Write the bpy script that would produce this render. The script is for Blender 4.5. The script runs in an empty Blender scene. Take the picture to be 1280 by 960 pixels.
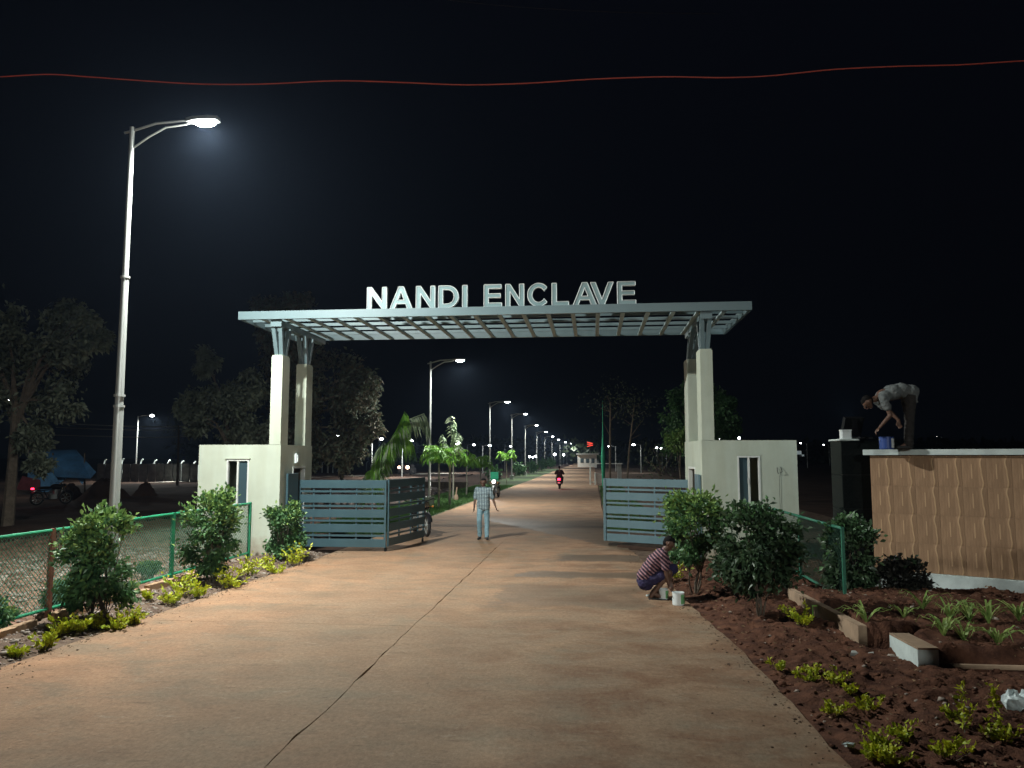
import bpy, bmesh, math, random
import numpy as np
from mathutils import Vector, Matrix
from math import sin, cos, pi, radians
R = random.Random(7)
S = bpy.context.scene
COL = S.collection
# ------------------------------------------------------------------ camera
FPX, YAW, PIT, EYE = 961.0, radians(5.97), radians(5.41), 2.25
cam = bpy.data.objects.new('camera', bpy.data.cameras.new('camera'))
COL.objects.link(cam); S.camera = cam
cam.location = (0, 0, EYE)
cam.rotation_euler = (pi/2 + PIT, 0, YAW)
cam.data.sensor_fit = 'HORIZONTAL'; cam.data.sensor_width = 36.0
cam.data.lens = 36.0*FPX/1280.0
cam.data.clip_start = 0.1; cam.data.clip_end = 3000
# ------------------------------------------------------------------ night sky
W = bpy.data.worlds.new('World'); S.world = W; W.use_nodes = True
wn, wl = W.node_tree.nodes, W.node_tree.links
wn.clear()
wo = wn.new('ShaderNodeOutputWorld'); wb = wn.new('ShaderNodeBackground')
wt = wn.new('ShaderNodeTexCoord'); ws = wn.new('ShaderNodeSeparateXYZ'); wr = wn.new('ShaderNodeValToRGB')
wl.new(wt.outputs['Generated'], ws.inputs[0]); wl.new(ws.outputs['Z'], wr.inputs[0])
wr.color_ramp.elements[0].position = 0.0; wr.color_ramp.elements[0].color = (0.0009, 0.0012, 0.0018, 1)
wr.color_ramp.elements[1].position = 0.6; wr.color_ramp.elements[1].color = (0.0014, 0.0018, 0.0034, 1)
wl.new(wr.outputs[0], wb.inputs['Color']); wb.inputs['Strength'].default_value = 1.0
wl.new(wb.outputs[0], wo.inputs['Surface'])
# ------------------------------------------------------------------ exposure
S.view_settings.view_transform = 'Standard'; S.view_settings.look = 'None'
S.view_settings.exposure = 0.0; S.view_settings.gamma = 1.0
S.render.engine = 'CYCLES'
S.cycles.max_bounces = 5; S.cycles.diffuse_bounces = 3; S.cycles.transparent_max_bounces = 12
S.cycles.volume_bounces = 0; S.cycles.sample_clamp_indirect = 3.0
S.cycles.caustics_reflective = False; S.cycles.caustics_refractive = False
HAZE = 0.0003
LAMP_COL = (0.96, 1.0, 0.95)
NEAR_W, ROAD_W, BACK_W = 1700.0, 1000.0, 5600.0

# ------------------------------------------------------------------ pixel of the photograph -> place
def ray(px, py):
    x = (px-640)/FPX; y = (480-py)/FPX
    f = Vector((-sin(YAW)*cos(PIT), cos(YAW)*cos(PIT), sin(PIT))); r = Vector((cos(YAW), sin(YAW), 0))
    u = Vector((sin(YAW)*sin(PIT), -cos(YAW)*sin(PIT), cos(PIT)))
    return f + r*x + u*y
def gp(px, py, z=0.0):
    d = ray(px, py); t = (z-EYE)/d.z
    return Vector((d.x*t, d.y*t, z))
def at(px, py, Y):
    d = ray(px, py); t = Y/d.y
    return Vector((d.x*t, Y, EYE+d.z*t))
# ------------------------------------------------------------------ materials
def mat(name, col, rough=0.8, metal=0.0, var=0.0, scale=8.0, bump=0.0, col2=None, stretch=(1,1,1), detail=5.0, spec=0.5,
        emit=None, estr=0.0, bscale=None, obj=True, rand=0.0):
    m = bpy.data.materials.new(name); m.use_nodes = True
    n, l = m.node_tree.nodes, m.node_tree.links
    b = n['Principled BSDF']
    b.inputs['Base Color'].default_value = (*col, 1); b.inputs['Roughness'].default_value = rough
    b.inputs['Metallic'].default_value = metal; b.inputs['Specular IOR Level'].default_value = spec
    if emit: b.inputs['Emission Color'].default_value = (*emit, 1); b.inputs['Emission Strength'].default_value = estr
    if var or bump or col2:
        tc = n.new('ShaderNodeTexCoord'); mp = n.new('ShaderNodeMapping'); mp.inputs['Scale'].default_value = stretch
        l.new(tc.outputs['Object'], mp.inputs[0])
        if not obj:
            ge = n.new('ShaderNodeNewGeometry'); l.new(ge.outputs['Position'], mp.inputs[0])
        no = n.new('ShaderNodeTexNoise'); no.inputs['Scale'].default_value = scale; no.inputs['Detail'].default_value = detail
        no.inputs['Roughness'].default_value = 0.65
        l.new(mp.outputs[0], no.inputs['Vector'])
        if var or col2:
            c2 = col2 or tuple(c*(1-var) for c in col); c1 = col if col2 else tuple(min(1, c*(1+var)) for c in col)
            rp = n.new('ShaderNodeValToRGB'); e = rp.color_ramp.elements
            e[0].position = 0.34; e[0].color = (*c2, 1); e[1].position = 0.66; e[1].color = (*c1, 1)
            l.new(no.outputs['Fac'], rp.inputs[0]); out = rp.outputs[0]
            if rand:
                oi = n.new('ShaderNodeObjectInfo'); hs = n.new('ShaderNodeHueSaturation')
                mr = n.new('ShaderNodeMapRange'); mr.inputs['To Min'].default_value = 1-rand; mr.inputs['To Max'].default_value = 1+rand
                l.new(oi.outputs['Random'], mr.inputs['Value']); l.new(mr.outputs[0], hs.inputs['Value']); l.new(out, hs.inputs['Color']); out = hs.outputs[0]
            l.new(out, b.inputs['Base Color'])
        if bump:
            n2 = n.new('ShaderNodeTexNoise'); n2.inputs['Scale'].default_value = bscale or scale*6; n2.inputs['Detail'].default_value = 4
            l.new(mp.outputs[0], n2.inputs['Vector'])
            bp = n.new('ShaderNodeBump'); bp.inputs['Strength'].default_value = bump; bp.inputs['Distance'].default_value = 0.02
            l.new(n2.outputs['Fac'], bp.inputs['Height']); l.new(bp.outputs[0], b.inputs['Normal'])
    return m
def leafmat(name, c1, c2, rough=0.45, scale=3.0):
    m = mat(name, c1, rough, col2=c2, scale=scale, obj=False, spec=0.5)
    n, l = m.node_tree.nodes, m.node_tree.links
    b = n['Principled BSDF']; tr = n.new('ShaderNodeBsdfTranslucent'); mx = n.new('ShaderNodeMixShader'); mx.inputs[0].default_value = 0.25
    src = b.inputs['Base Color'].links[0].from_socket
    l.new(src, tr.inputs['Color']); l.new(b.outputs[0], mx.inputs[1]); l.new(tr.outputs[0], mx.inputs[2])
    l.new(mx.outputs[0], n['Material Output'].inputs['Surface'])
    return m
def emat(name, col, strength):
    m = bpy.data.materials.new(name); m.use_nodes = True
    n, l = m.node_tree.nodes, m.node_tree.links; n.clear()
    o = n.new('ShaderNodeOutputMaterial'); e = n.new('ShaderNodeEmission'); e.inputs[0].default_value = (*col, 1); e.inputs[1].default_value = strength
    l.new(e.outputs[0], o.inputs[0]); return m
M = {}
M['render'] = mat('cream_render', (0.53, 0.585, 0.49), 0.85, var=0.07, scale=1.2, bump=0.15, bscale=60)
def streaks(m, amt=0.16, sc=3.0):
    n, l = m.node_tree.nodes, m.node_tree.links; b = n['Principled BSDF']; ge = n.new('ShaderNodeNewGeometry'); mp = n.new('ShaderNodeMapping'); mp.inputs['Scale'].default_value = (sc, sc, .18)
    t = n.new('ShaderNodeTexNoise'); t.inputs['Scale'].default_value = 2.2; t.inputs['Detail'].default_value = 7; t.inputs['Roughness'].default_value = .7
    l.new(ge.outputs['Position'], mp.inputs[0]); l.new(mp.outputs[0], t.inputs['Vector']); r = n.new('ShaderNodeValToRGB'); r.color_ramp.elements[0].position = .42; r.color_ramp.elements[1].position = .62
    c = 1-amt; r.color_ramp.elements[0].color = (c, c*.985, c*.95, 1); r.color_ramp.elements[1].color = (1, 1, 1, 1); l.new(t.outputs['Fac'], r.inputs[0])
    # splashed red mud near the foot
    sx = n.new('ShaderNodeSeparateXYZ'); l.new(ge.outputs['Position'], sx.inputs[0]); t2 = n.new('ShaderNodeTexNoise'); t2.inputs['Scale'].default_value = 6; t2.inputs['Detail'].default_value = 6; l.new(ge.outputs['Position'], t2.inputs['Vector'])
    ad = n.new('ShaderNodeMath'); ad.operation = 'MULTIPLY_ADD'; l.new(t2.outputs['Fac'], ad.inputs[0]); ad.inputs[1].default_value = -.7; l.new(sx.outputs['Z'], ad.inputs[2])
    mr = n.new('ShaderNodeMapRange'); mr.inputs['From Min'].default_value = .12; mr.inputs['From Max'].default_value = -.38; mr.inputs['To Max'].default_value = .6; l.new(ad.outputs[0], mr.inputs['Value'])
    x = n.new('ShaderNodeMix'); x.data_type = 'RGBA'; x.blend_type = 'MULTIPLY'; x.inputs[0].default_value = 1
    y = n.new('ShaderNodeMix'); y.data_type = 'RGBA'; y.inputs[7].default_value = (.34, .20, .12, 1)
    src = b.inputs['Base Color'].links[0].from_socket; l.new(src, x.inputs[6]); l.new(r.outputs[0], x.inputs[7]); l.new(mr.outputs[0], y.inputs[0]); l.new(x.outputs[2], y.inputs[6]); l.new(y.outputs[2], b.inputs['Base Color']); return m
streaks(M['render'], 0.07, 1.3)
M['pane'] = mat('tinted_glass', (0.05, 0.085, 0.10), 0.12, spec=0.8)
M['darkroom'] = mat('dark_interior', (0.07, 0.05, 0.035), 0.8, var=0.2)
M['upvc'] = mat('white_window_frame', (0.72, 0.74, 0.70), 0.4)
M['steel'] = mat('painted_steel', (0.13, 0.190, 0.205), 0.45, var=0.05, scale=2.0)
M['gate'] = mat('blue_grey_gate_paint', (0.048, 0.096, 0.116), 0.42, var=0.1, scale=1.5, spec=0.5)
M['letter'] = mat('acrylic_letter_face', (0.19, 0.285, 0.295), 0.35)
M['letteredge'] = mat('bright_letter_edge', (0.75, 0.80, 0.80), 0.3, metal=0.3)
M['galv'] = mat('galvanised_steel', (0.42, 0.44, 0.42), 0.36, metal=0.35, var=0.12, scale=4, stretch=(1,1,0.3))
M['concrete'] = mat('grey_concrete', (0.36, 0.37, 0.35), 0.9, var=0.15, scale=5, bump=0.3)
M['whitecon'] = mat('pale_plaster', (0.58, 0.66, 0.64), 0.85, var=0.15, scale=3, bump=0.2)
M['browncon'] = mat('dusty_brown_concrete', (0.34, 0.24, 0.16), 0.92, var=0.2, scale=4, bump=0.3)
M['soil'] = mat('red_soil', (0.145, 0.066, 0.040), 0.97, col2=(0.055, 0.025, 0.017), scale=5, bump=0.8, bscale=45, obj=False, spec=0.15)
M['verge'] = mat('dusty_verge_soil', (0.21, 0.15, 0.11), 0.97, col2=(0.10, 0.065, 0.05), scale=6, bump=0.8, bscale=55, obj=False, spec=0.15)
M['field'] = mat('dark_field_earth', (0.085, 0.052, 0.038), 0.98, col2=(0.045, 0.028, 0.022), scale=0.6, bump=0.5, bscale=6, obj=False, spec=0.1)
M['stone'] = mat('pebble', (0.30, 0.25, 0.21), 0.9, var=0.3, scale=3, obj=False)
M['brick'] = mat('kerb_brick', (0.42, 0.27, 0.16), 0.9, var=0.2, scale=6, bump=0.3, rand=0.2)
M['green'] = mat('green_fence_paint', (0.02, 0.27, 0.13), 0.5, var=0.15, scale=5)
M['wire'] = mat('green_coated_wire', (0.10, 0.24, 0.16), 0.55)
M['greendark'] = mat('dark_green_paint', (0.02, 0.15, 0.09), 0.6, var=.2)
M['wiredark'] = mat('dull_green_wire', (0.02, 0.07, 0.05), 0.7)
M['rust'] = mat('rusty_post', (0.20, 0.085, 0.05), 0.85, var=0.3, scale=6)
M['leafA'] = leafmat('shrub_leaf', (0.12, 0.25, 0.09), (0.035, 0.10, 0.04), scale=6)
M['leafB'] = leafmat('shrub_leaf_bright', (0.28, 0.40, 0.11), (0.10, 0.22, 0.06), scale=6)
M['leafD'] = leafmat('dull_tree_leaf', (0.075, 0.10, 0.05), (0.035, 0.05, 0.03), 0.6, 1.5)
M['leafBr'] = leafmat('brownish_tree_leaf', (0.21, 0.18, 0.12), (0.08, 0.075, 0.05), 0.6, 1.0)
M['darkleaf'] = leafmat('dark_purplish_leaf', (0.045, 0.045, 0.035), (0.02, 0.022, 0.02))
M['leafC'] = leafmat('shaded_shrub_leaf', (0.075, 0.13, 0.06), (0.022, 0.05, 0.025), scale=6)  # shrub leaf darkened: the shade on the right-hand shrubs is put into the colour
M['leafY'] = leafmat('yellow_green_leaf', (0.62, 0.60, 0.03), (0.32, 0.44, 0.03), 0.5, 12)
M['blade'] = leafmat('lily_blade', (0.38, 0.46, 0.14), (0.16, 0.30, 0.07), 0.5, 9)
M['palm'] = leafmat('palm_leaflet', (0.22, 0.42, 0.05), (0.08, 0.24, 0.03), 0.5, 4)
M['palmpale'] = leafmat('pale_palm_leaflet', (0.42, 0.48, 0.34), (0.18, 0.28, 0.14), 0.5, 4)
M['grass'] = leafmat('lawn_grass', (0.09, 0.20, 0.04), (0.05, 0.12, 0.03), 0.7, 3)
M['bark'] = mat('bark', (0.12, 0.095, 0.07), 0.95, var=0.3, scale=6, bump=0.5)
M['palebark'] = mat('pale_bark', (0.26, 0.25, 0.20), 0.9, var=0.3, scale=5, bump=0.3)
M['skin'] = mat('brown_skin', (0.13, 0.068, 0.045), 0.55, var=0.08, scale=20)
M['hair'] = mat('black_hair', (0.008, 0.007, 0.007), 0.75, spec=.15, bump=0.5, scale=40)
M['jeans'] = mat('light_blue_jeans', (0.22, 0.36, 0.42), 0.9, var=0.15, scale=10, bump=0.4)
M['shorts'] = mat('indigo_shorts', (0.022, 0.016, 0.06), 0.85, var=0.25, scale=10, bump=0.4)
M['greyshirt'] = mat('grey_white_shirt', (0.135, 0.15, 0.15), 0.9, var=0.15, scale=9, bump=0.6, bscale=14)
M['darkcloth'] = mat('dark_trousers', (0.03, 0.027, 0.025), 0.9, var=0.2)
M['blackshoe'] = mat('black_sandal', (0.02, 0.02, 0.02), 0.6)
M['black'] = mat('black_paint', (0.012, 0.012, 0.014), 0.45, spec=.3)
M['rubber'] = mat('tyre_rubber', (0.02, 0.02, 0.02), 0.8)
M['chrome'] = mat('chrome', (0.6, 0.6, 0.6), 0.15, metal=1.0)
M['granite'] = mat('polished_black_granite', (0.008, 0.010, 0.010), 0.08, var=0.3, scale=30, spec=0.15); M['granite'].node_tree.nodes['Principled BSDF'].inputs['IOR'].default_value = 1.18
M['canwhite'] = mat('white_paint_tin', (0.70, 0.76, 0.76), 0.4, var=0.05)
M['canlid'] = mat('green_tin_band', (0.16, 0.42, 0.18), 0.4)
M['canblue'] = mat('blue_bucket', (0.03, 0.07, 0.26), 0.4, var=0.1)
M['tarp'] = mat('blue_tarpaulin', (0.035, 0.12, 0.24), 0.6, var=0.3, scale=1.2, bump=0.5, bscale=4)
M['tarppale'] = mat('pale_blue_sheet', (0.10, 0.26, 0.46), 0.7, var=0.3, scale=1.5, bump=0.5, bscale=4)
M['redcloth'] = mat('dark_red_sheet', (0.16, 0.035, 0.04), 0.8, var=0.3, scale=3)
M['farcon'] = mat('far_concrete_road', (0.55, 0.52, 0.45), 0.95, var=0.15, scale=0.5, obj=False)
M['netgreen'] = mat('green_shade_net', (0.02, 0.30, 0.16), 0.8, var=0.2, scale=2)
M['redwire'] = mat('red_cable', (0.55, 0.08, 0.05), 0.5)
M['bag'] = mat('white_plastic_bag', (0.62, 0.72, 0.72), 0.35, var=0.1, scale=12, bump=0.8, bscale=20)
M['slip'] = mat('lime_green_wrapper', (0.25, 0.62, 0.08), 0.4)
M['lamp'] = emat('lit_led_lens', (0.93, 1.0, 0.97), 60)
M['lampfar'] = emat('lit_led_lens_far', (0.93, 0.97, 1.0), 28)
M['headlight'] = emat('lit_headlight', (1.0, 0.92, 0.95), 35)
M['warmlight'] = emat('warm_headlight', (1.0, 0.62, 0.42), 25)
M['redlight'] = emat('red_tail_light', (1.0, 0.02, 0.06), 9)
M['tube'] = mat('unlit_light_fitting', (0.70, 0.78, 0.80), 0.4)

# concrete road slab: dusty orange over grey concrete, wet painter's stains with a shape of their own
def road_mat():
    m = bpy.data.materials.new('dusty_road_concrete'); m.use_nodes = True
    n, l = m.node_tree.nodes, m.node_tree.links; b = n['Principled BSDF']
    ge = n.new('ShaderNodeNewGeometry')
    def noise(scale, det=5, st=(1,1,1), off=(0,0,0), rough=0.6, dist=0.0):
        mp = n.new('ShaderNodeMapping'); mp.inputs['Scale'].default_value = st; mp.inputs['Location'].default_value = off
        l.new(ge.outputs['Position'], mp.inputs[0])
        t = n.new('ShaderNodeTexNoise'); t.inputs['Scale'].default_value = scale; t.inputs['Detail'].default_value = det
        t.inputs['Roughness'].default_value = rough; t.inputs['Distortion'].default_value = dist
        l.new(mp.outputs[0], t.inputs['Vector']); return t.outputs['Fac']
    def ramp(src, a, c, ca=(0,0,0), cb=(1,1,1)):
        r = n.new('ShaderNodeValToRGB'); e = r.color_ramp.elements; e[0].position = a; e[1].position = c
        e[0].color = (*ca, 1); e[1].color = (*cb, 1); l.new(src, r.inputs[0]); return r.outputs[0]
    def mix(f, a, c, mode='MIX'):
        x = n.new('ShaderNodeMix'); x.data_type = 'RGBA'; x.blend_type = mode
        if isinstance(f, float): x.inputs[0].default_value = f
        else: l.new(f, x.inputs[0])
        for k, v in ((6, a), (7, c)):
            if isinstance(v, tuple): x.inputs[k].default_value = (*v, 1)
            else: l.new(v, x.inputs[k])
        return x.outputs[2]
    def math_(op, a, c=None):
        x = n.new('ShaderNodeMath'); x.operation = op; x.use_clamp = True
        for k, v in ((0, a), (1, c)):
            if v is None: continue
            if isinstance(v, (int, float)): x.inputs[k].default_value = v
            else: l.new(v, x.inputs[k])
        return x.outputs[0]
    sx = n.new('ShaderNodeSeparateXYZ'); l.new(ge.outputs['Position'], sx.inputs[0])
    def rng(sock, a, b_):
        q = n.new('ShaderNodeMapRange'); q.inputs['From Min'].default_value = a; q.inputs['From Max'].default_value = b_; l.new(sock, q.inputs['Value']); return q.outputs[0]
    c = mix(ramp(noise(0.9, 9, (1.0, 0.8, 1), rough=0.62, dist=0.3), 0.33, 0.68), (0.245, 0.178, 0.120), (0.310, 0.208, 0.132))
    # orange dust: towards the left edge and in front of the gate
    ed = math_('MAXIMUM', rng(sx.outputs['X'], -3.2, -5.6), math_('MULTIPLY', rng(sx.outputs['Y'], 9.5, 15.0), 0.75))
    edge = math_('MULTIPLY', ed, ramp(noise(0.95, 8, (1, 0.7, 1), (3, 1, 0), 0.68, 0.4), 0.30, 0.66))
    c = mix(edge, c, (0.46, 0.258, 0.148))
    grey = ramp(noise(1.1, 8, (0.8, 1.3, 1), (9, 2, 0), 0.66, 0.5), 0.48, 0.68)
    c = mix(math_('MULTIPLY', grey, 0.7), c, (0.200, 0.168, 0.120))
    rr_ = math_('MULTIPLY', math_('MAXIMUM', rng(sx.outputs['X'], -3.2, 0.2), 0.35), ramp(noise(1.15, 9, (0.9, 1.2, 1), (2, 8, 0), 0.72, 0.3), 0.44, 0.60))
    c = mix(math_('MULTIPLY', rr_, 0.8), c, (0.19, 0.100, 0.055))
    streak = ramp(noise(3.4, 8, (0.5, 2.2, 1), (4, 4, 0), 0.84), 0.565, 0.62)
    c = mix(math_('MULTIPLY', streak, 0.5), c, (0.12, 0.075, 0.05))
    pale = ramp(noise(2.6, 9, (1.0, 1.8, 1), (14, 3, 0), 0.84), 0.57, 0.63)
    c = mix(math_('MULTIPLY', pale, 0.4), c, (0.38, 0.32, 0.24))
    spot = ramp(noise(7, 4, (1, 1, 1), (1, 7, 0), 0.85), 0.645, 0.68)
    c = mix(math_('MULTIPLY', spot, 0.65), c, (0.10, 0.06, 0.04))
    # washed, damp strips in front of the right-hand gate
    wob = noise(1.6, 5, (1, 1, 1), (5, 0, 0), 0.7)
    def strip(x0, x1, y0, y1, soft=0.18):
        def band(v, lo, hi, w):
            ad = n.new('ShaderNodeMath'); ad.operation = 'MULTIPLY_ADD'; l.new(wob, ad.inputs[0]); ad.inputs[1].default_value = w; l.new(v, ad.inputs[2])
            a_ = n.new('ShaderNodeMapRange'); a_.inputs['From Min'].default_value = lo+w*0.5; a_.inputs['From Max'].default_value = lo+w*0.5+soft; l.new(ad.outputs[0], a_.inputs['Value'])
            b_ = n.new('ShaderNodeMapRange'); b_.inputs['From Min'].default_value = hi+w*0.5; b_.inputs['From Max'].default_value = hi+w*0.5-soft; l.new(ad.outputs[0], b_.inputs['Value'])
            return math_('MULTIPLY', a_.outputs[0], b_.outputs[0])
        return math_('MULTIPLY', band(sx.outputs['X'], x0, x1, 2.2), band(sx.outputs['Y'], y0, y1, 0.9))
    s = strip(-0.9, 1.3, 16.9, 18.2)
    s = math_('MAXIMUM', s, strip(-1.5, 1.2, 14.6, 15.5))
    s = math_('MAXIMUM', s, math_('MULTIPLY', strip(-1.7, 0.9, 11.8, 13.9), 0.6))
    # darker, smoother patch beyond the gate, bounded by a slanting line
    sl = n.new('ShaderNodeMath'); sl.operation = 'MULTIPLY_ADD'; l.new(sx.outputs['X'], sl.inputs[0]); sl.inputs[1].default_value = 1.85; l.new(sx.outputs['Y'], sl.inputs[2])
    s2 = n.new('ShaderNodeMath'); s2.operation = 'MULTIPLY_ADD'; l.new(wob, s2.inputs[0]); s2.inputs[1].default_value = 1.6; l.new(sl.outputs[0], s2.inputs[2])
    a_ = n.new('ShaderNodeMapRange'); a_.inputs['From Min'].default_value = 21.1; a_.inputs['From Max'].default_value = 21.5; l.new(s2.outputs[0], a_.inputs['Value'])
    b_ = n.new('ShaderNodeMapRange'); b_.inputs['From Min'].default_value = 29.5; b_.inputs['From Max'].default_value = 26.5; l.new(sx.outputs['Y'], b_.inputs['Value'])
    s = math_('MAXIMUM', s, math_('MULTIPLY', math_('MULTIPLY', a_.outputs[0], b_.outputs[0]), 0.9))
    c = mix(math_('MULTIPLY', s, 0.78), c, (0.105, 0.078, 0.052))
    fine = ramp(noise(22, 9, (1, .7, 1), rough=0.88), 0.36, 0.64, (0.66, 0.63, 0.60), (1.2, 1.19, 1.17))
    c = mix(1.0, c, fine, 'MULTIPLY')
    l.new(c, b.inputs['Base Color'])
    rr = n.new('ShaderNodeMapRange'); rr.inputs['To Min'].default_value = 0.85; rr.inputs['To Max'].default_value = 0.55
    l.new(s, rr.inputs['Value']); l.new(rr.outputs[0], b.inputs['Roughness'])
    b.inputs['Specular IOR Level'].default_value = 0.3
    bp = n.new('ShaderNodeBump'); bp.inputs['Strength'].default_value = 0.8; bp.inputs['Distance'].default_value = 0.012
    l.new(noise(18, 6, (1, 1, 1), (0, 0, 0), 0.75), bp.inputs['Height']); l.new(bp.outputs[0], b.inputs['Normal'])
    return m
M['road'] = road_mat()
def tile_mat():
    m = mat('ribbed_brown_wall_tile', (0.37, 0.225, 0.128), 0.75, col2=(0.275, 0.165, 0.092), scale=5, stretch=(7, 7, 0.7), bump=0.25, bscale=9, rand=0.06)
    return m
M['tile'] = tile_mat()
M['tilepale'] = mat('pale_tile_ridge', (0.54, 0.35, 0.20), 0.7, col2=(0.45, 0.28, 0.15), scale=6, stretch=(6, 6, 0.8), rand=0.05)
def check_mat():
    m = bpy.data.materials.new('checked_shirt'); m.use_nodes = True
    n, l = m.node_tree.nodes, m.node_tree.links; b = n['Principled BSDF']
    tc = n.new('ShaderNodeTexCoord'); ws_ = []
    for d, s in (('X', 7.0), ('Z', 8.5)):
        w = n.new('ShaderNodeTexWave'); w.bands_direction = d; w.inputs['Scale'].default_value = s; w.inputs['Distortion'].default_value = 0.6
        l.new(tc.outputs['Object'], w.inputs['Vector'])
        r = n.new('ShaderNodeValToRGB'); r.color_ramp.elements[0].position = 0.28; r.color_ramp.elements[1].position = 0.38
        l.new(w.outputs['Fac'], r.inputs[0]); ws_.append(r.outputs[0])
    x = n.new('ShaderNodeMath'); x.operation = 'MULTIPLY'; l.new(ws_[0], x.inputs[0]); l.new(ws_[1], x.inputs[1])
    r = n.new('ShaderNodeValToRGB'); r.color_ramp.elements[0].color = (0.03, 0.06, 0.09, 1); r.color_ramp.elements[1].color = (0.55, 0.68, 0.70, 1)
    l.new(x.outputs[0], r.inputs[0]); l.new(r.outputs[0], b.inputs['Base Color']); b.inputs['Roughness'].default_value = 0.9
    return m
M['check'] = check_mat()
def stripe_mat():
    m = bpy.data.materials.new('striped_maroon_shirt'); m.use_nodes = True
    n, l = m.node_tree.nodes, m.node_tree.links; b = n['Principled BSDF']
    tc = n.new('ShaderNodeTexCoord'); mp = n.new('ShaderNodeMapping'); mp.inputs['Rotation'].default_value = (0, radians(48), 0)
    l.new(tc.outputs['Object'], mp.inputs[0])
    w = n.new('ShaderNodeTexWave'); w.bands_direction = 'X'; w.inputs['Scale'].default_value = 6.5; w.inputs['Distortion'].default_value = 0.5
    l.new(mp.outputs[0], w.inputs['Vector'])
    r = n.new('ShaderNodeValToRGB'); e = r.color_ramp.elements
    e[0].position = 0.50; e[0].color = (0.022, 0.010, 0.025, 1); e[1].position = 0.72; e[1].color = (0.30, 0.16, 0.18, 1)
    l.new(w.outputs['Fac'], r.inputs[0]); l.new(r.outputs[0], b.inputs['Base Color']); b.inputs['Roughness'].default_value = 0.9
    return m
M['stripe'] = stripe_mat()

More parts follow.
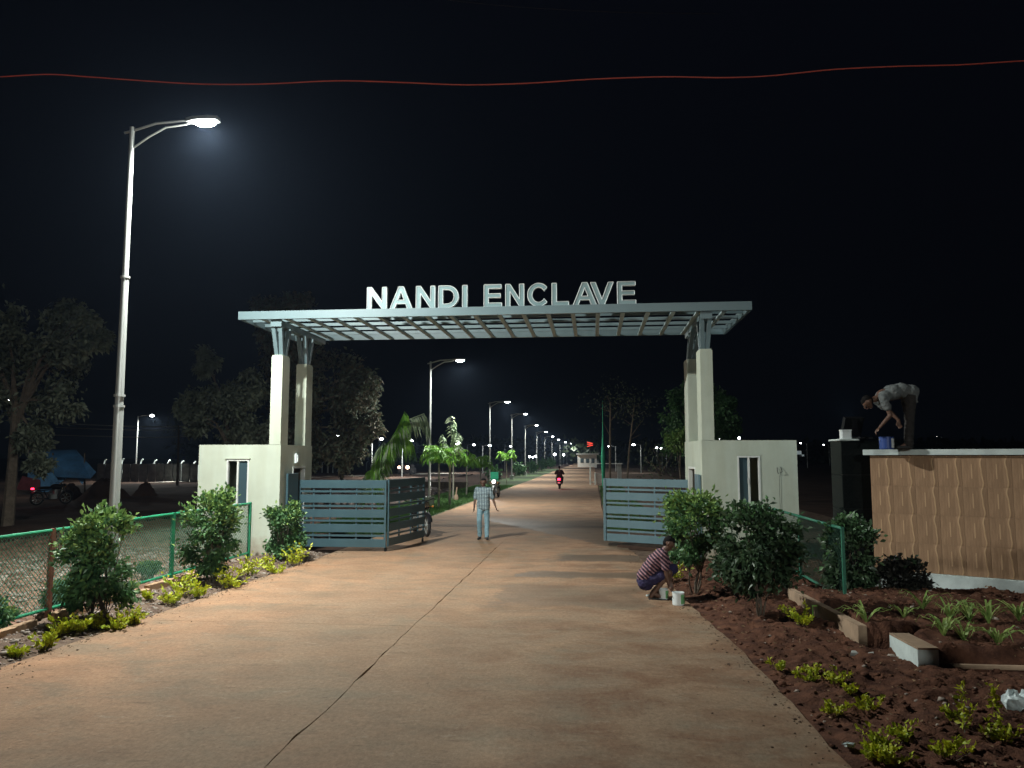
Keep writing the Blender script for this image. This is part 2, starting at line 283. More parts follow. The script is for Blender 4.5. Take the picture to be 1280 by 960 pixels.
# ------------------------------------------------------------------ mesh helpers
def tag(o, label=None, cat=None, group=None, kind=None):
    if label: o['label'] = label
    if cat: o['category'] = cat
    if group: o['group'] = group
    if kind: o['kind'] = kind
    return o
def link(o, parent=None):
    COL.objects.link(o)
    if parent: o.parent = parent
    return o
def empty(name, loc, rz=0.0):
    o = bpy.data.objects.new(name, None); COL.objects.link(o); o.location = loc; o.rotation_euler = (0, 0, rz); o.empty_display_size = 0.2
    return o
class MB:
    def __init__(s): s.v = []; s.f = []; s.m = []
    def add(s, vs, fs, mi=0):
        k = len(s.v); s.v += [tuple(v) for v in vs]; s.f += [tuple(i+k for i in f) for f in fs]; s.m += [mi]*len(fs); return s
    def box(s, x0, x1, y0, y1, z0, z1, mi=0, b=0.0):
        if b:
            c = [(x0, y0), (x1, y0), (x1, y1), (x0, y1)]
            pr = [(x0+b, y0), (x1-b, y0), (x1, y0+b), (x1, y1-b), (x1-b, y1), (x0+b, y1), (x0, y1-b), (x0, y0+b)]
            inn = [(x0+b, y0+b*1.0), (x1-b, y0+b), (x1-b, y0+b), (x1-b, y1-b), (x1-b, y1-b), (x0+b, y1-b), (x0+b, y1-b), (x0+b, y0+b)]
            vs = [(p[0], p[1], z0) for p in pr]+[(p[0], p[1], z1-b) for p in pr]+[(p[0], p[1], z1) for p in (inn[0], inn[1], inn[3], inn[5])]
            fs = [tuple(range(7, -1, -1))]+[(i, (i+1) % 8, 8+(i+1) % 8, 8+i) for i in range(8)]
            fs += [(8, 9, 17, 16), (9, 10, 17), (10, 11, 18, 17), (11, 12, 18), (12, 13, 19, 18), (13, 14, 19), (14, 15, 16, 19), (15, 8, 16), (16, 17, 18, 19)]
            return s.add(vs, fs, mi)
        vs = [(x0,y0,z0),(x1,y0,z0),(x1,y1,z0),(x0,y1,z0),(x0,y0,z1),(x1,y0,z1),(x1,y1,z1),(x0,y1,z1)]
        return s.add(vs, [(0,3,2,1),(4,5,6,7),(0,1,5,4),(1,2,6,5),(2,3,7,6),(3,0,4,7)], mi)
    def tube(s, pts, rad, n=8, mi=0, cap=True, flat=1.0):
        pts = [Vector(p) for p in pts]
        if not hasattr(rad, '__len__'): rad = [rad]*len(pts)
        k = len(s.v); up = None
        for i, p in enumerate(pts):
            t = (pts[min(i+1, len(pts)-1)]-pts[max(i-1, 0)])
            if t.length < 1e-9: t = Vector((0, 0, 1))
            t.normalize()
            if up is None: up = Vector((1, 0, 0)) if abs(t.x) < 0.8 else Vector((0, 1, 0))
            a = t.cross(up); a.normalize(); b = t.cross(a); up = -b if b.dot(up) < 0 else b
            b = t.cross(a)
            for j in range(n):
                q = 2*pi*j/n; s.v.append(tuple(p+a*cos(q)*rad[i]+b*sin(q)*rad[i]*flat))
            if i:
                for j in range(n):
                    s.f.append((k+(i-1)*n+j, k+(i-1)*n+(j+1) % n, k+i*n+(j+1) % n, k+i*n+j)); s.m.append(mi)
        if cap:
            s.f.append(tuple(k+j for j in range(n-1, -1, -1))); s.m.append(mi)
            s.f.append(tuple(k+(len(pts)-1)*n+j for j in range(n))); s.m.append(mi)
        return s
    def ball(s, c, r, nu=10, nv=7, mi=0, sc=(1,1,1)):
        k = len(s.v)
        for i in range(nv+1):
            t = pi*i/nv
            for j in range(nu):
                q = 2*pi*j/nu; s.v.append((c[0]+r*sc[0]*sin(t)*cos(q), c[1]+r*sc[1]*sin(t)*sin(q), c[2]+r*sc[2]*cos(t)))
        for i in range(nv):
            for j in range(nu):
                s.f.append((k+i*nu+j, k+(i+1)*nu+j, k+(i+1)*nu+(j+1) % nu, k+i*nu+(j+1) % nu)); s.m.append(mi)
        return s
    def ext(s, poly, axis, a, b, mi=0, side=None):
        """extrude polygon in the two other axes along axis from a to b"""
        def P(u, v, w): return {'x': (w, u, v), 'y': (u, w, v), 'z': (u, v, w)}[axis]
        n = len(poly); vs = [P(u, v, a) for u, v in poly]+[P(u, v, b) for u, v in poly]
        s.add(vs, [tuple(range(n)), tuple(range(2*n-1, n-1, -1))], mi)
        k = len(s.v)-2*n
        for i in range(n): s.f.append((k+i, k+(i+1) % n, k+n+(i+1) % n, k+n+i)); s.m.append(mi if side is None else side)
        return s
    def mesh(s, name, mats, smooth=False):
        me = bpy.data.meshes.new(name); me.from_pydata(s.v, [], s.f)
        for mm in (mats if isinstance(mats, (list, tuple)) else [mats]): me.materials.append(M[mm])
        me.polygons.foreach_set('material_index', s.m)
        me.update()
        if smooth: me.polygons.foreach_set('use_smooth', [True]*len(s.f)); me.set_sharp_from_angle(angle=radians(40))
        return me
    def build(s, name, mats, parent=None, smooth=False, loc=None, fix=False):
        me = s.mesh(name, mats, smooth)
        if fix:
            bm = bmesh.new(); bm.from_mesh(me); bmesh.ops.recalc_face_normals(bm, faces=bm.faces); bm.to_mesh(me); bm.free()
        o = bpy.data.objects.new(name, me); link(o, parent)
        if loc is not None: o.location = loc
        return o
def inst(name, me, parent=None, loc=(0,0,0), rot=(0,0,0), sc=None):
    o = bpy.data.objects.new(name, me); link(o, parent); o.location = loc; o.rotation_euler = rot
    if sc: o.scale = sc if hasattr(sc, '__len__') else (sc,)*3
    return o
def copy_tree(o, parent=None):
    c = o.copy(); COL.objects.link(c); c.parent = parent
    for ch in list(o.children): copy_tree(ch, c)
    return c
def vnoise(x, y, seed=0):
    xi = np.floor(x).astype(np.int64); yi = np.floor(y).astype(np.int64); fx = x-xi; fy = y-yi
    def h(a, b):
        k = (a*374761393+b*668265263+seed*1442695041) & 0xffffffff
        k = ((k ^ (k >> 13))*1274126177) & 0xffffffff
        return ((k ^ (k >> 16)) & 0xffff)/65535.0
    u = fx*fx*(3-2*fx); v = fy*fy*(3-2*fy)
    return (h(xi, yi)*(1-u)+h(xi+1, yi)*u)*(1-v)+(h(xi, yi+1)*(1-u)+h(xi+1, yi+1)*u)*v
def fbm(x, y, seed=0, oct=4):
    r = 0; a = 0.5; f = 1.0
    for i in range(oct): r = r+a*vnoise(x*f, y*f, seed+i*17); a *= 0.5; f *= 2.1
    return r
def grid(name, xs, ys, zf, m, label=None):
    X, Y = np.meshgrid(xs, ys); Z = zf(X, Y); nx, ny = len(xs), len(ys)
    co = np.stack([X, Y, Z], -1).reshape(-1, 3)
    i = np.arange(nx*ny).reshape(ny, nx); q = np.stack([i[:-1, :-1], i[:-1, 1:], i[1:, 1:], i[1:, :-1]], -1).reshape(-1, 4)
    me = npmesh(name, co, q, m); me.polygons.foreach_set('use_smooth', np.ones(len(q), bool))
    return inst(name, me)
def npmesh(name, co, q, m):
    me = bpy.data.meshes.new(name); me.vertices.add(len(co)); me.vertices.foreach_set('co', co.astype(np.float32).ravel())
    me.loops.add(q.size); me.loops.foreach_set('vertex_index', q.astype(np.int32).ravel())
    me.polygons.add(len(q)); me.polygons.foreach_set('loop_start', np.arange(0, q.size, 4, dtype=np.int32))
    me.materials.append(M[m]); me.update(calc_edges=True); me.validate(); return me
def leaves(name, pts, dirs, length, width, m, rng, fold=0.25, parent=None, droop=0.0):
    """one folded leaf (two quads) per point; pts,dirs (n,3)"""
    n = len(pts); d = dirs/np.linalg.norm(dirs, axis=1, keepdims=True)
    r = rng.normal(size=(n, 3)); a = np.cross(d, r); a /= np.linalg.norm(a, axis=1, keepdims=True); b = np.cross(d, a)
    L = (length*rng.uniform(0.7, 1.3, n))[:, None]; Wd = (width*rng.uniform(0.7, 1.3, n))[:, None]
    p0 = pts; tip = pts+d*L-np.array([0, 0, 1.0])*L*droop
    m1 = pts+d*L*0.5; l1 = m1+a*Wd*0.5+b*Wd*fold; r1 = m1-a*Wd*0.5+b*Wd*fold
    mid2 = pts+d*L*0.5
    co = np.stack([p0, l1, mid2, r1, tip], 1).reshape(-1, 3)
    k = np.arange(n)[:, None]*5
    q = np.concatenate([np.hstack([k, k+2, k+4, k+1]), np.hstack([k, k+3, k+4, k+2])])
    me = npmesh(name, co, q, m); o = inst(name, me, parent)
    if name in ('leaf_cluster', 'leaflets'): o['kind'] = 'stuff'
    return o
# ------------------------------------------------------------------ ground, road, beds
REDGE = [(-6, 1.85), (4.5, 1.85), (6.04, 1.84), (7.17, 1.81), (7.9, 1.77), (8.9, 1.73), (10.05, 1.66), (10.9, 1.56), (13.3, 1.39), (14.6, 1.28), (18.7, 0.95), (21, 0.62), (24.9, 0.38), (60, 0.36), (300, 0.36)]
RY = np.array([p[0] for p in REDGE]); RX = np.array([p[1] for p in REDGE])
def xr(y): return np.interp(y, RY, RX)
def xl(y): return np.interp(y, [-6, 7.8, 17, 30, 300], [-6.42, -6.33, -6.12, -6.08, -6.05])
g = MB()
g.add([(-700, -60, -0.16), (700, -60, -0.16), (700, 900, -0.16), (-700, 900, -0.16)], [(0, 1, 2, 3)])
tag(g.build('ground', 'field'), kind='structure')
road = MB(); road.add([(-6.3, -6, -0.045), (1.7, -6, -0.045), (1.2, 13, -0.045), (0.3, 25, -0.045), (0.3, 260, -0.045), (-6.0, 260, -0.045), (-6.0, 17, -0.045), (-6.25, 8, -0.045)], [(0, 1, 2, 3, 4, 5, 6, 7)])
road = tag(road.build('road', 'soil'), kind='structure')
joints = [-6, -0.8, 4.7, 10.33, 15.75, 21.2, 26.7, 32.2, 38, 44, 50, 56, 62, 68, 74, 80, 90, 100, 120, 150, 200, 260]
def slab(y0, y1, side):
    ys = list(np.arange(y0+0.004, y1-0.004, 0.22 if y1 < 30 else 2.0))+[y1-0.004]
    n = len(ys); vs = []; top = 0.0; rj = random.Random(int(y0*10)+99)
    for y in ys:
        j = (float(vnoise(np.array([y*3.1]), np.array([1.0]), 3)[0])-0.5)*0.035 + (float(vnoise(np.array([y*11.0]), np.array([5.0]), 4)[0])-0.5)*0.016
        chip = 0.007*(rj.random() < .14)*(y < 20); jw = chip+(0.3 if y > 20.5 else 1)*0.0025+(0.15 if y > 20.5 else 1)*0.005*float(vnoise(np.array([y*4.0]), np.array([9.0]), 5)[0])
        mid = -2.40+j
        if side == 'l': a, b = float(xl(y)) + (float(vnoise(np.array([y*5.0]), np.array([2.0]), 8)[0])-0.5)*0.03, mid-jw
        else: a, b = mid+jw, float(xr(y)) + (float(vnoise(np.array([y*5.0]), np.array([7.0]), 9)[0])-0.5)*0.04
        vs += [(a, y, top), (b, y, top), (a, y, -0.13), (b, y, -0.13)]
    fs = []
    for i in range(n-1):
        k = 4*i; fs += [(k, k+1, k+5, k+4), (k+2, k, k+4, k+6), (k+1, k+3, k+7, k+5)]
    fs += [(0, 2, 3, 1), (4*n-4, 4*n-3, 4*n-1, 4*n-2)]
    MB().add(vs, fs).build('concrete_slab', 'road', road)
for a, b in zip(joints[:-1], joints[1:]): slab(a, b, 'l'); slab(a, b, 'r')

def z_right(X, Y):
    d = X-xr(Y)
    z = -0.03+np.clip(d*0.10, 0, 0.07)+(fbm(X*2.2, Y*2.2, 1)-0.47)*0.16*np.clip(d*2.5, 0.15, 1)+(fbm(X*11, Y*11, 2, 3)-0.44)*0.085*np.clip(d*3, 0.3, 1)
    cl = fbm(X*24, Y*24, 5, 2); z += np.clip(cl-0.47, 0, 1)*0.11*np.clip(d*3, 0.1, 1)
    # raised terrace held by the drain kerb, with the open channel cut through it
    kx = np.where(Y > 9.8, 3.22-.06*(Y-9.8), 3.58)
    T = np.clip((X-kx-.02)/.05, 0, 1)*np.clip((Y-8.80)/.10, 0, 1)*np.clip((13.6-Y)/1.2, 0, 1); z = z+T*0.20
    u = X-3.1; v = Y-9.63-(X-3.1)*.12
    z = np.where((np.abs(v) < .20) & (u > .02) & (u < 1.7), -.12+(fbm(X*9, Y*9, 40)-.47)*.06, z)
    return np.where(d < -0.02, -0.12, z)
soil = grid('planting_bed', np.arange(0.25, 9.0, 0.035), np.arange(3.2, 17.3, 0.035), z_right, 'soil')
tag(soil, kind='structure')
def z_left(X, Y):
    d = xl(Y)-X
    z = -0.03+np.clip(d*0.12, 0, 0.06)+(fbm(X*2.5, Y*2.5, 11)-0.47)*0.10*np.clip(d*3, 0.2, 1)+(fbm(X*13, Y*13, 12, 3)-0.44)*0.06*np.clip(d*4, 0.3, 1)
    return np.where(d < -0.02, -0.12, z)
vg = grid('verge', np.arange(-7.5, -5.9, 0.035), np.arange(4.0, 18.0, 0.04), z_left, 'verge'); tag(vg, kind='structure')
def z_field(X, Y):
    return -0.05+(fbm(X*0.8, Y*0.8, 21)-0.47)*0.25+(fbm(X*5, Y*5, 22)-0.47)*0.10
M['scrub'] = mat('dry_scrub_earth', (0.33, 0.20, 0.14), 0.97, col2=(0.09, 0.05, 0.035), scale=3, bump=0.8, bscale=30, obj=False, spec=0.1)
tag(grid('scrub_ground', np.arange(-16, -7.49, 0.08), np.arange(4, 30, 0.08), z_field, 'scrub'), kind='structure')
tag(grid('field', np.arange(-90, -15.9, 1.0), np.arange(4, 120, 1.0), lambda X, Y: -0.10+(fbm(X*0.2, Y*0.2, 23)-0.47)*0.5+(fbm(X, Y, 24)-0.47)*0.3, 'field'), kind='structure')
# pebbles (stuff)
def pebbles(name, pts, m, s0, s1, label, zf):
    co = []; q = []
    base = np.array([(-1,-1,-.6),(1,-1,-.5),(1,1,-.6),(-1,1,-.5),(-.6,-.7,.6),(.7,-.6,.5),(.6,.7,.65),(-.7,.6,.5)])
    fq = np.array([(0,3,2,1),(4,5,6,7),(0,1,5,4),(1,2,6,5),(2,3,7,6),(3,0,4,7)])
    rg = np.random.default_rng(5)
    pts = np.array(pts); zz = zf(pts[:, 0], pts[:, 1])
    for i, (x, y) in enumerate(pts):
        s = rg.uniform(s0, s1)*(1 if rg.random() > .12 else 2.0); a = rg.uniform(0, 6.28)
        b = base*rg.uniform(.7, 1.3, (8, 3))*s; bx = b[:, 0]*cos(a)-b[:, 1]*sin(a); by = b[:, 0]*sin(a)+b[:, 1]*cos(a)
        co.append(np.stack([x+bx, y+by, zz[i]+s*.3+b[:, 2]*.7], -1)); q.append(fq+8*i)
    o = inst(name, npmesh(name, np.concatenate(co), np.concatenate(q), m)); tag(o, label, 'stones', kind='stuff'); return o
rg = np.random.default_rng(3)
pr_ = [(x, y) for x, y in zip(rg.uniform(1.0, 7.5, 2600), 4.5+12*rg.random(2600)**1.4) if x > xr(y)+0.02]
pebbles('soil_clods', pr_, 'soil', 0.008, 0.026, 'loose clods of red soil strewn over the right planting bed', z_right)
pr_ = [(x, y) for x, y in zip(rg.uniform(1.0, 7.5, 420), 4.5+12*rg.random(420)**1.4) if x > xr(y)+0.02]
pebbles('gravel', pr_, 'stone', 0.006, 0.020, 'small pale stones lying on the right planting bed', z_right)
pl_ = [(x, y) for x, y in zip(rg.uniform(-7.4, -6.0, 1500), 7+11*rg.random(1500)) if x < xl(y)-0.02]
pebbles('verge_gravel', pl_, 'stone', 0.006, 0.022, 'small grey stones in the soil strip along the left road edge', z_left)

M['litter'] = mat('dry_leaf', (0.26, 0.17, 0.09), 0.9, col2=(0.12, 0.07, 0.04), scale=9, obj=False)
def litter_on(name, x0, x1, y0, y1, n, zf, seed, label, edge):
    rg = np.random.default_rng(seed); x = rg.uniform(x0, x1, n); y = y0+(y1-y0)*rg.random(n)**1.3; k = edge(x, y); x = x[k]; y = y[k]
    P = np.stack([x, y, zf(x, y)+.012], -1); o = leaves(name, P, np.stack([rg.normal(0, 1, len(x)), rg.normal(0, 1, len(x)), rg.normal(.1, .25, len(x))], -1), .045, .024, 'litter', rg, fold=.3); tag(o, label, 'leaf litter', kind='stuff')
litter_on('leaf_litter', 1.0, 7.5, 4.5, 16, 2200, z_right, 1, 'dry brown leaves scattered over the right planting bed', lambda x, y: x > xr(y)+.03)
litter_on('leaf_litter', -7.45, -6.0, 6, 17.5, 700, z_left, 2, 'dry leaves scattered along the left verge', lambda x, y: x < xl(y)-.03)
sp = np.random.default_rng(12)
pebbles('scrub_stones', list(zip(sp.uniform(-13, -7.7, 2600), 6+13*sp.random(2600))), 'stone', 0.012, 0.040, 'grey and brown stones strewn over the scrub behind the left fence', z_field)
litter_on('dry_grass', -13, -7.7, 6, 19, 3500, z_field, 6, 'dry grass tufts and leaves on the scrub behind the left fence', lambda x, y: x < -7.7)
rg = np.random.default_rng(8); ex = rg.exponential(.14, 1400); ey = 4.5+14*rg.random(1400)
gr_ = [(xr(y)-e, y) for e, y in zip(ex[:700], ey[:700])]+[(xl(y)+e, y) for e, y in zip(ex[700:], ey[700:])]
pebbles('road_grit', gr_, 'verge', 0.002, 0.008, 'grit and soil crumbs spilled along both road edges', lambda x, y: np.zeros_like(x)+.001)
# dark cross roads far off
def sheet(name, pts, z, m, **k):
    o = MB().add([(x, y, z) for x, y in pts], [tuple(range(len(pts)))]).build(name, m); return tag(o, **k)
a, b = gp(380, 603), gp(622, 589)
sheet('side_street', [(a.x-14, a.y-1.5), (b.x, b.y-6), (b.x, b.y+4), (a.x-14, a.y+6)], -0.03, 'farcon', kind='structure')
# lawn strip beyond the gate
def lawn(x0, x1, y0, y1, n, seed, label):
    rg = np.random.default_rng(seed); x = rg.uniform(x0, x1, n); y = y0+(y1-y0)*rg.random(n)**1.5
    p = np.stack([x, y, np.full(n, -0.03)], -1); d = np.stack([rg.normal(0, .35, n), rg.normal(0, .35, n), np.ones(n)], -1)
    o = leaves('lawn', p, d, 0.14, 0.022, 'grass', rg); tag(o, label, 'grass', kind='stuff')
M['lawnbase'] = mat('lawn_ground', (0.06, 0.11, 0.03), 0.95, col2=(0.05, 0.07, 0.03), scale=2, obj=False, bump=0.5)
sheet('lawn_ground', [(-9.2, 22), (-6.1, 22), (-6.05, 150), (-9.2, 150)], -0.035, 'lawnbase', kind='structure')
sheet('right_roadside', [(0.3, 17.2), (9, 17.2), (9, 160), (0.3, 160)], -0.038, 'verge', kind='structure')
lawn(-9.1, -6.15, 22.5, 60, 26000, 1, 'short green lawn strip on the left of the road beyond the gate')
lawn(0.45, 2.2, 24, 60, 7000, 2, 'dark rough grass along the right road edge beyond the gate')

# ------------------------------------------------------------------ entrance gateway
GW = tag(empty('entrance_gateway', (-2.4, 17.2, 0)), 'cream entrance gateway carrying the NANDI ENCLAVE sign over the road', 'gateway')
def glr(o):
    # the right-hand block stands turned a little about its inner front corner
    gl(o); a = 0.065; px_, py_ = 2.38+2.4, 0.0; o.rotation_euler = (0, 0, a)
    o.location = (px_-(cos(a)*px_-sin(a)*py_), py_-(sin(a)*px_+cos(a)*py_), 0); o.location.x -= 0.0
    o.location = Vector((px_, py_, 0)) - Matrix.Rotation(a, 3, 'Z') @ Vector((px_+0.0, py_, 0)) + Matrix.Rotation(a, 3, 'Z') @ Vector((2.4, -17.2, 0)); return o
def gl(o): o.parent = GW; o.location = (o.location[0]+2.4, o.location[1]-17.2, o.location[2]); return o
Y0, Y1 = 17.2, 19.2
def cabin(x0, x1, door_side, wx0, wx1, wz0, wz1, H):
    t = 0.16; b = MB(); d0, d1, dz = 17.95, 18.75, 2.02
    # front wall as four pieces butted round the window opening
    b.box(x0, wx0, Y0, Y0+t, -0.1, H); b.box(wx1, x1, Y0, Y0+t, -0.1, H)
    b.box(wx0, wx1, Y0, Y0+t, -0.1, wz0); b.box(wx0, wx1, Y0, Y0+t, wz1, H)
    b.box(x0, x1, Y1-t, Y1, -0.1, H)
    xi = (x1-t, x1) if door_side > 0 else (x0, x0+t); xo = (x0, x0+t) if door_side > 0 else (x1-t, x1)
    b.box(xo[0], xo[1], Y0+t, Y1-t, -0.1, H)
    b.box(xi[0], xi[1], Y0+t, d0, -0.1, H); b.box(xi[0], xi[1], d1, Y1-t, -0.1, H); b.box(xi[0], xi[1], d0, d1, dz, H)
    b.box(x0+t, x1-t, Y0+t, Y1-t, H-0.25, H-0.06); b.box(x0+t, x1-t, Y0+t, Y1-t, -0.1, 0.03)
    o = (gl if door_side > 0 else glr)(b.build('guard_cabin', 'render'))
    cx = Vector((o.location)); 
    def sub(name, mb, m): q = mb.build(name, m, o); return q
    fr = MB(); f = 0.035
    mid = (wx0+wx1)/2
    fr.box(wx0, wx0+f, Y0-0.012, Y0+0.06, wz0, wz1); fr.box(wx1-f, wx1, Y0-0.012, Y0+0.06, wz0, wz1)
    fr.box(wx0+f, wx1-f, Y0-0.012, Y0+0.06, wz0, wz0+f); fr.box(wx0+f, wx1-f, Y0-0.012, Y0+0.06, wz1-f, wz1)
    fr.box(mid-0.02, mid+0.02, Y0-0.008, Y0+0.055, wz0+f, wz1-f)
    sub('window_frame', fr, 'upvc')
    # one sliding pane pushed behind the other: half of the opening is open
    if door_side > 0: pa = (mid+0.021, wx1-f-0.001)
    else: pa = (wx0+f+0.001, mid-0.021)
    p = MB(); p.box(pa[0], pa[1], Y0+0.02, Y0+0.028, wz0+f+0.001, wz1-f-0.001); sub('window_pane', p, 'pane')
    h = MB(); hx = (pa[0] if door_side > 0 else pa[1]); h.box(hx-0.012, hx+0.008, Y0-0.022, Y0-0.009, (wz0+wz1)/2-0.08, (wz0+wz1)/2+0.04); sub('window_handle', h, 'upvc')
    s_ = MB(); s_.box(wx0-0.03, wx1+0.03, Y0-(0.03 if door_side > 0 else 0.008), Y0-0.001, wz1+0.012, wz1+0.032); sub('window_hood', s_, 'render')
    # white door frame round the open doorway, dark door leaf ajar inside
    xs = x1 if door_side > 0 else x0; sg = door_side
    def bx(mb, a, b_, *r): mb.box(min(a, b_), max(a, b_), *r)
    df = MB(); bx(df, xs+sg*0.012, xs-sg*0.08, d0, d0+0.05, 0.03, dz); bx(df, xs+sg*0.012, xs-sg*0.08, d1-0.05, d1, 0.03, dz); bx(df, xs+sg*0.012, xs-sg*0.08, d0+0.05, d1-0.05, dz-0.05, dz)
    sub('door_frame', df, 'upvc')
    dl = MB(); bx(dl, xs-sg*0.10, xs-sg*0.80, d1-0.10, d1-0.06, 0.04, dz-0.06); sub('door', dl, 'darkroom')
    return o, xs
cabL, xsL = cabin(-9.16, -7.18, 1, -8.47, -7.93, 1.14, 2.19, 2.53)
cabR, xsR = cabin(2.37, 4.42, -1, 3.13, 3.62, 1.22, 2.27, 2.61)
# light fitting over the left door, and a small switch box
lf = MB(); lf.box(xsL+0.001, xsL+0.05, 18.05, 18.20, 2.10, 2.33); lf.build('door_light', 'tube', cabL)
lf = MB(); lf.box(xsL+0.051, xsL+0.07, 18.09, 18.16, 2.13, 2.30); lf.build('light_cover', 'canwhite', cabL)
cb = MB(); cb.tube([(3.98, 17.19, 2.02), (3.98, 17.17, 1.95), (4.0, 17.18, 1.88)], 0.007, 5)
cb.tube([(4.02, 17.185, 1.85), (4.02, 17.188, 1.0)], 0.003, 4); cb.tube([(4.06, 17.19, 2.03), (4.08, 17.16, 1.93), (4.03, 17.17, 1.9)], 0.007, 5)
cb.build('loose_cable', 'black', cabR)
bk = MB(); bk.box(4.43, 4.55, 17.3, 17.42, 2.30, 2.38); bk.box(4.55, 4.60, 17.28, 17.44, 2.26, 2.30); bk.build('wall_lamp_bracket', 'tube', cabR)
# pillars (front and rear on each side)
PX = {-1: (-7.46, -7.19), 1: (2.38, 2.65)}
for sd in (-1, 1):
    x0, x1 = PX[sd]
    for (ya, yb, top) in ((17.195, 17.62, 4.63), (18.72, 19.15, 4.60)):
        p = MB(); zb = 2.532 if sd < 0 else 2.612
        p.box(x0, x1, ya, yb, zb-0.0, top-0.03, b=0.0); p.box(x0+0.015, x1-0.015, ya+0.015, yb-0.015, top-0.03, top)
        (gl if sd < 0 else glr)(p.build('pillar', 'render'))
# V struts and the beams they carry
ZB = 5.30
for sd in (-1, 1):
    x0, x1 = PX[sd]; xc = (x0+x1)/2
    bm_ = MB(); bm_.box(xc-0.10, xc+0.10, 17.10, 20.15, ZB, ZB+0.14); bm_.box(xc-0.13, xc+0.13, 17.07, 17.10, ZB-0.02, ZB+0.143)
    gl(bm_.build('support_beam', 'steel'))
    for yc in (17.41, 18.93):
        for sx_, sy_ in ((-1, -1), (1, -1), (-1, 1), (1, 1)):
            s_ = MB()
            xb_ = xc-(0.065*(yc-17.2) if sd > 0 else 0)
            lo = Vector((xb_+sx_*0.055, yc+sy_*0.07, 4.60)); hi = Vector((xc+sx_*0.085, yc+sy_*0.26, ZB-0.001))
            w, d = 0.045, 0.05
            vs = [lo+Vector((a*w, c*d, 0)) for a, c in ((-1,-1),(1,-1),(1,1),(-1,1))]+[hi+Vector((a*w, c*d, 0)) for a, c in ((-1,-1),(1,-1),(1,1),(-1,1))]
            s_.add(vs, [(0,3,2,1),(4,5,6,7),(0,1,5,4),(1,2,6,5),(2,3,7,6),(3,0,4,7)]); gl(s_.build('strut', 'steel'))
# canopy lattice
CX0, CX1, CY0, CY1, CZ0, CZ1 = -8.22, 3.49, 17.0, 20.4, 5.445, 5.635
cn = MB()
cn.box(CX0, CX1, CY0, CY0+0.05, CZ0, CZ1); cn.box(CX0, CX1, CY1-0.05, CY1, CZ0, CZ1)
cn.box(CX0, CX0+0.06, CY0+0.05, CY1-0.05, CZ0, CZ1-0.004); cn.box(CX1-0.06, CX1, CY0+0.05, CY1-0.05, CZ0, CZ1-0.004)
cn.box(CX0, CX1, CY0+0.0501, CY0+0.09, CZ0, CZ0+0.012)
canopy = gl(cn.build('canopy', 'steel'))
nj = 21
M['joist'] = mat('joist_bounce_tone', (0.40, 0.52, 0.54), 0.6, var=0.08)  # steel lightened to stand in for light bounced up off the road
j = MB(); j.box(-0.045, 0.045, CY0+0.051, CY1-0.051, CZ0+0.003, CZ0+0.05); jm = j.mesh('joist', 'joist')
for i in range(1, nj): inst('joist', jm, canopy, (CX0+(CX1-CX0)*i/nj, 0, 0))
f = MB(); f.box(CX0+0.061, CX1-0.061, -0.018, 0.018, CZ0+0.0505, CZ0+0.125); fm = f.mesh('fin', 'steel')
for i in range(1, 5): inst('fin', fm, canopy, (0, CY0+(CY1-CY0)*i/5, 0))
# lettering: NANDI ENCLAVE, upright channel letters on the front edge
def arc(cx, cz, rx, rz, a0, a1, n=14): return [(cx+rx*cos(radians(a0+(a1-a0)*i/n)), cz+rz*sin(radians(a0+(a1-a0)*i/n))) for i in range(n+1)]
T = 0.20   # stroke as a share of cap height
def glyph(c, w):
    t = T
    if c == 'I': return [[(0,0),(w,0),(w,1),(0,1)]]
    if c == 'N': return [[(0,0),(t,0),(t,.68),(w-t,0),(w,0),(w,1),(w-t,1),(w-t,.32),(t,1),(0,1)]]
    if c == 'E': return [[(0,0),(w,0),(w,.17),(t,.17),(t,.42),(w*.93,.42),(w*.93,.59),(t,.59),(t,.83),(w*.98,.83),(w*.98,1),(0,1)]]
    if c == 'L': return [[(0,0),(w,0),(w,.17),(t,.17),(t,1),(0,1)]]
    if c == 'V': return [[(w/2-t*.55,0),(w/2+t*.55,0),(w,1),(w-t*1.1,1),(w/2,.24),(t*1.1,1),(0,1)]]
    if c == 'A': return [[(0,0),(t*1.1,0),(w*.5-.275*w*.62-.0+.0,.23),(w*.5+.275*w*.62,.23),(w-t*1.1,0),(w,0),(w/2+t*.55,1),(w/2-t*.55,1)]]
    if c == 'D':
        o = [(0,0),(w*.45,0)]+arc(w*.45,.5,w*.55,.5,-90,90)[1:]+[(0,1)]
        i = [(t,.17),(w*.43,.17)]+arc(w*.43,.5,w*.55-t+.02*w,.33,-90,90)[1:]+[(t,.83)]
        return [o, i]
    if c == 'C':
        o = arc(w*.52,.5,w*.52,.52,40,320,26); i = arc(w*.52,.5,w*.52-t,.34,320+8,40-8,22)
        return [o+i]
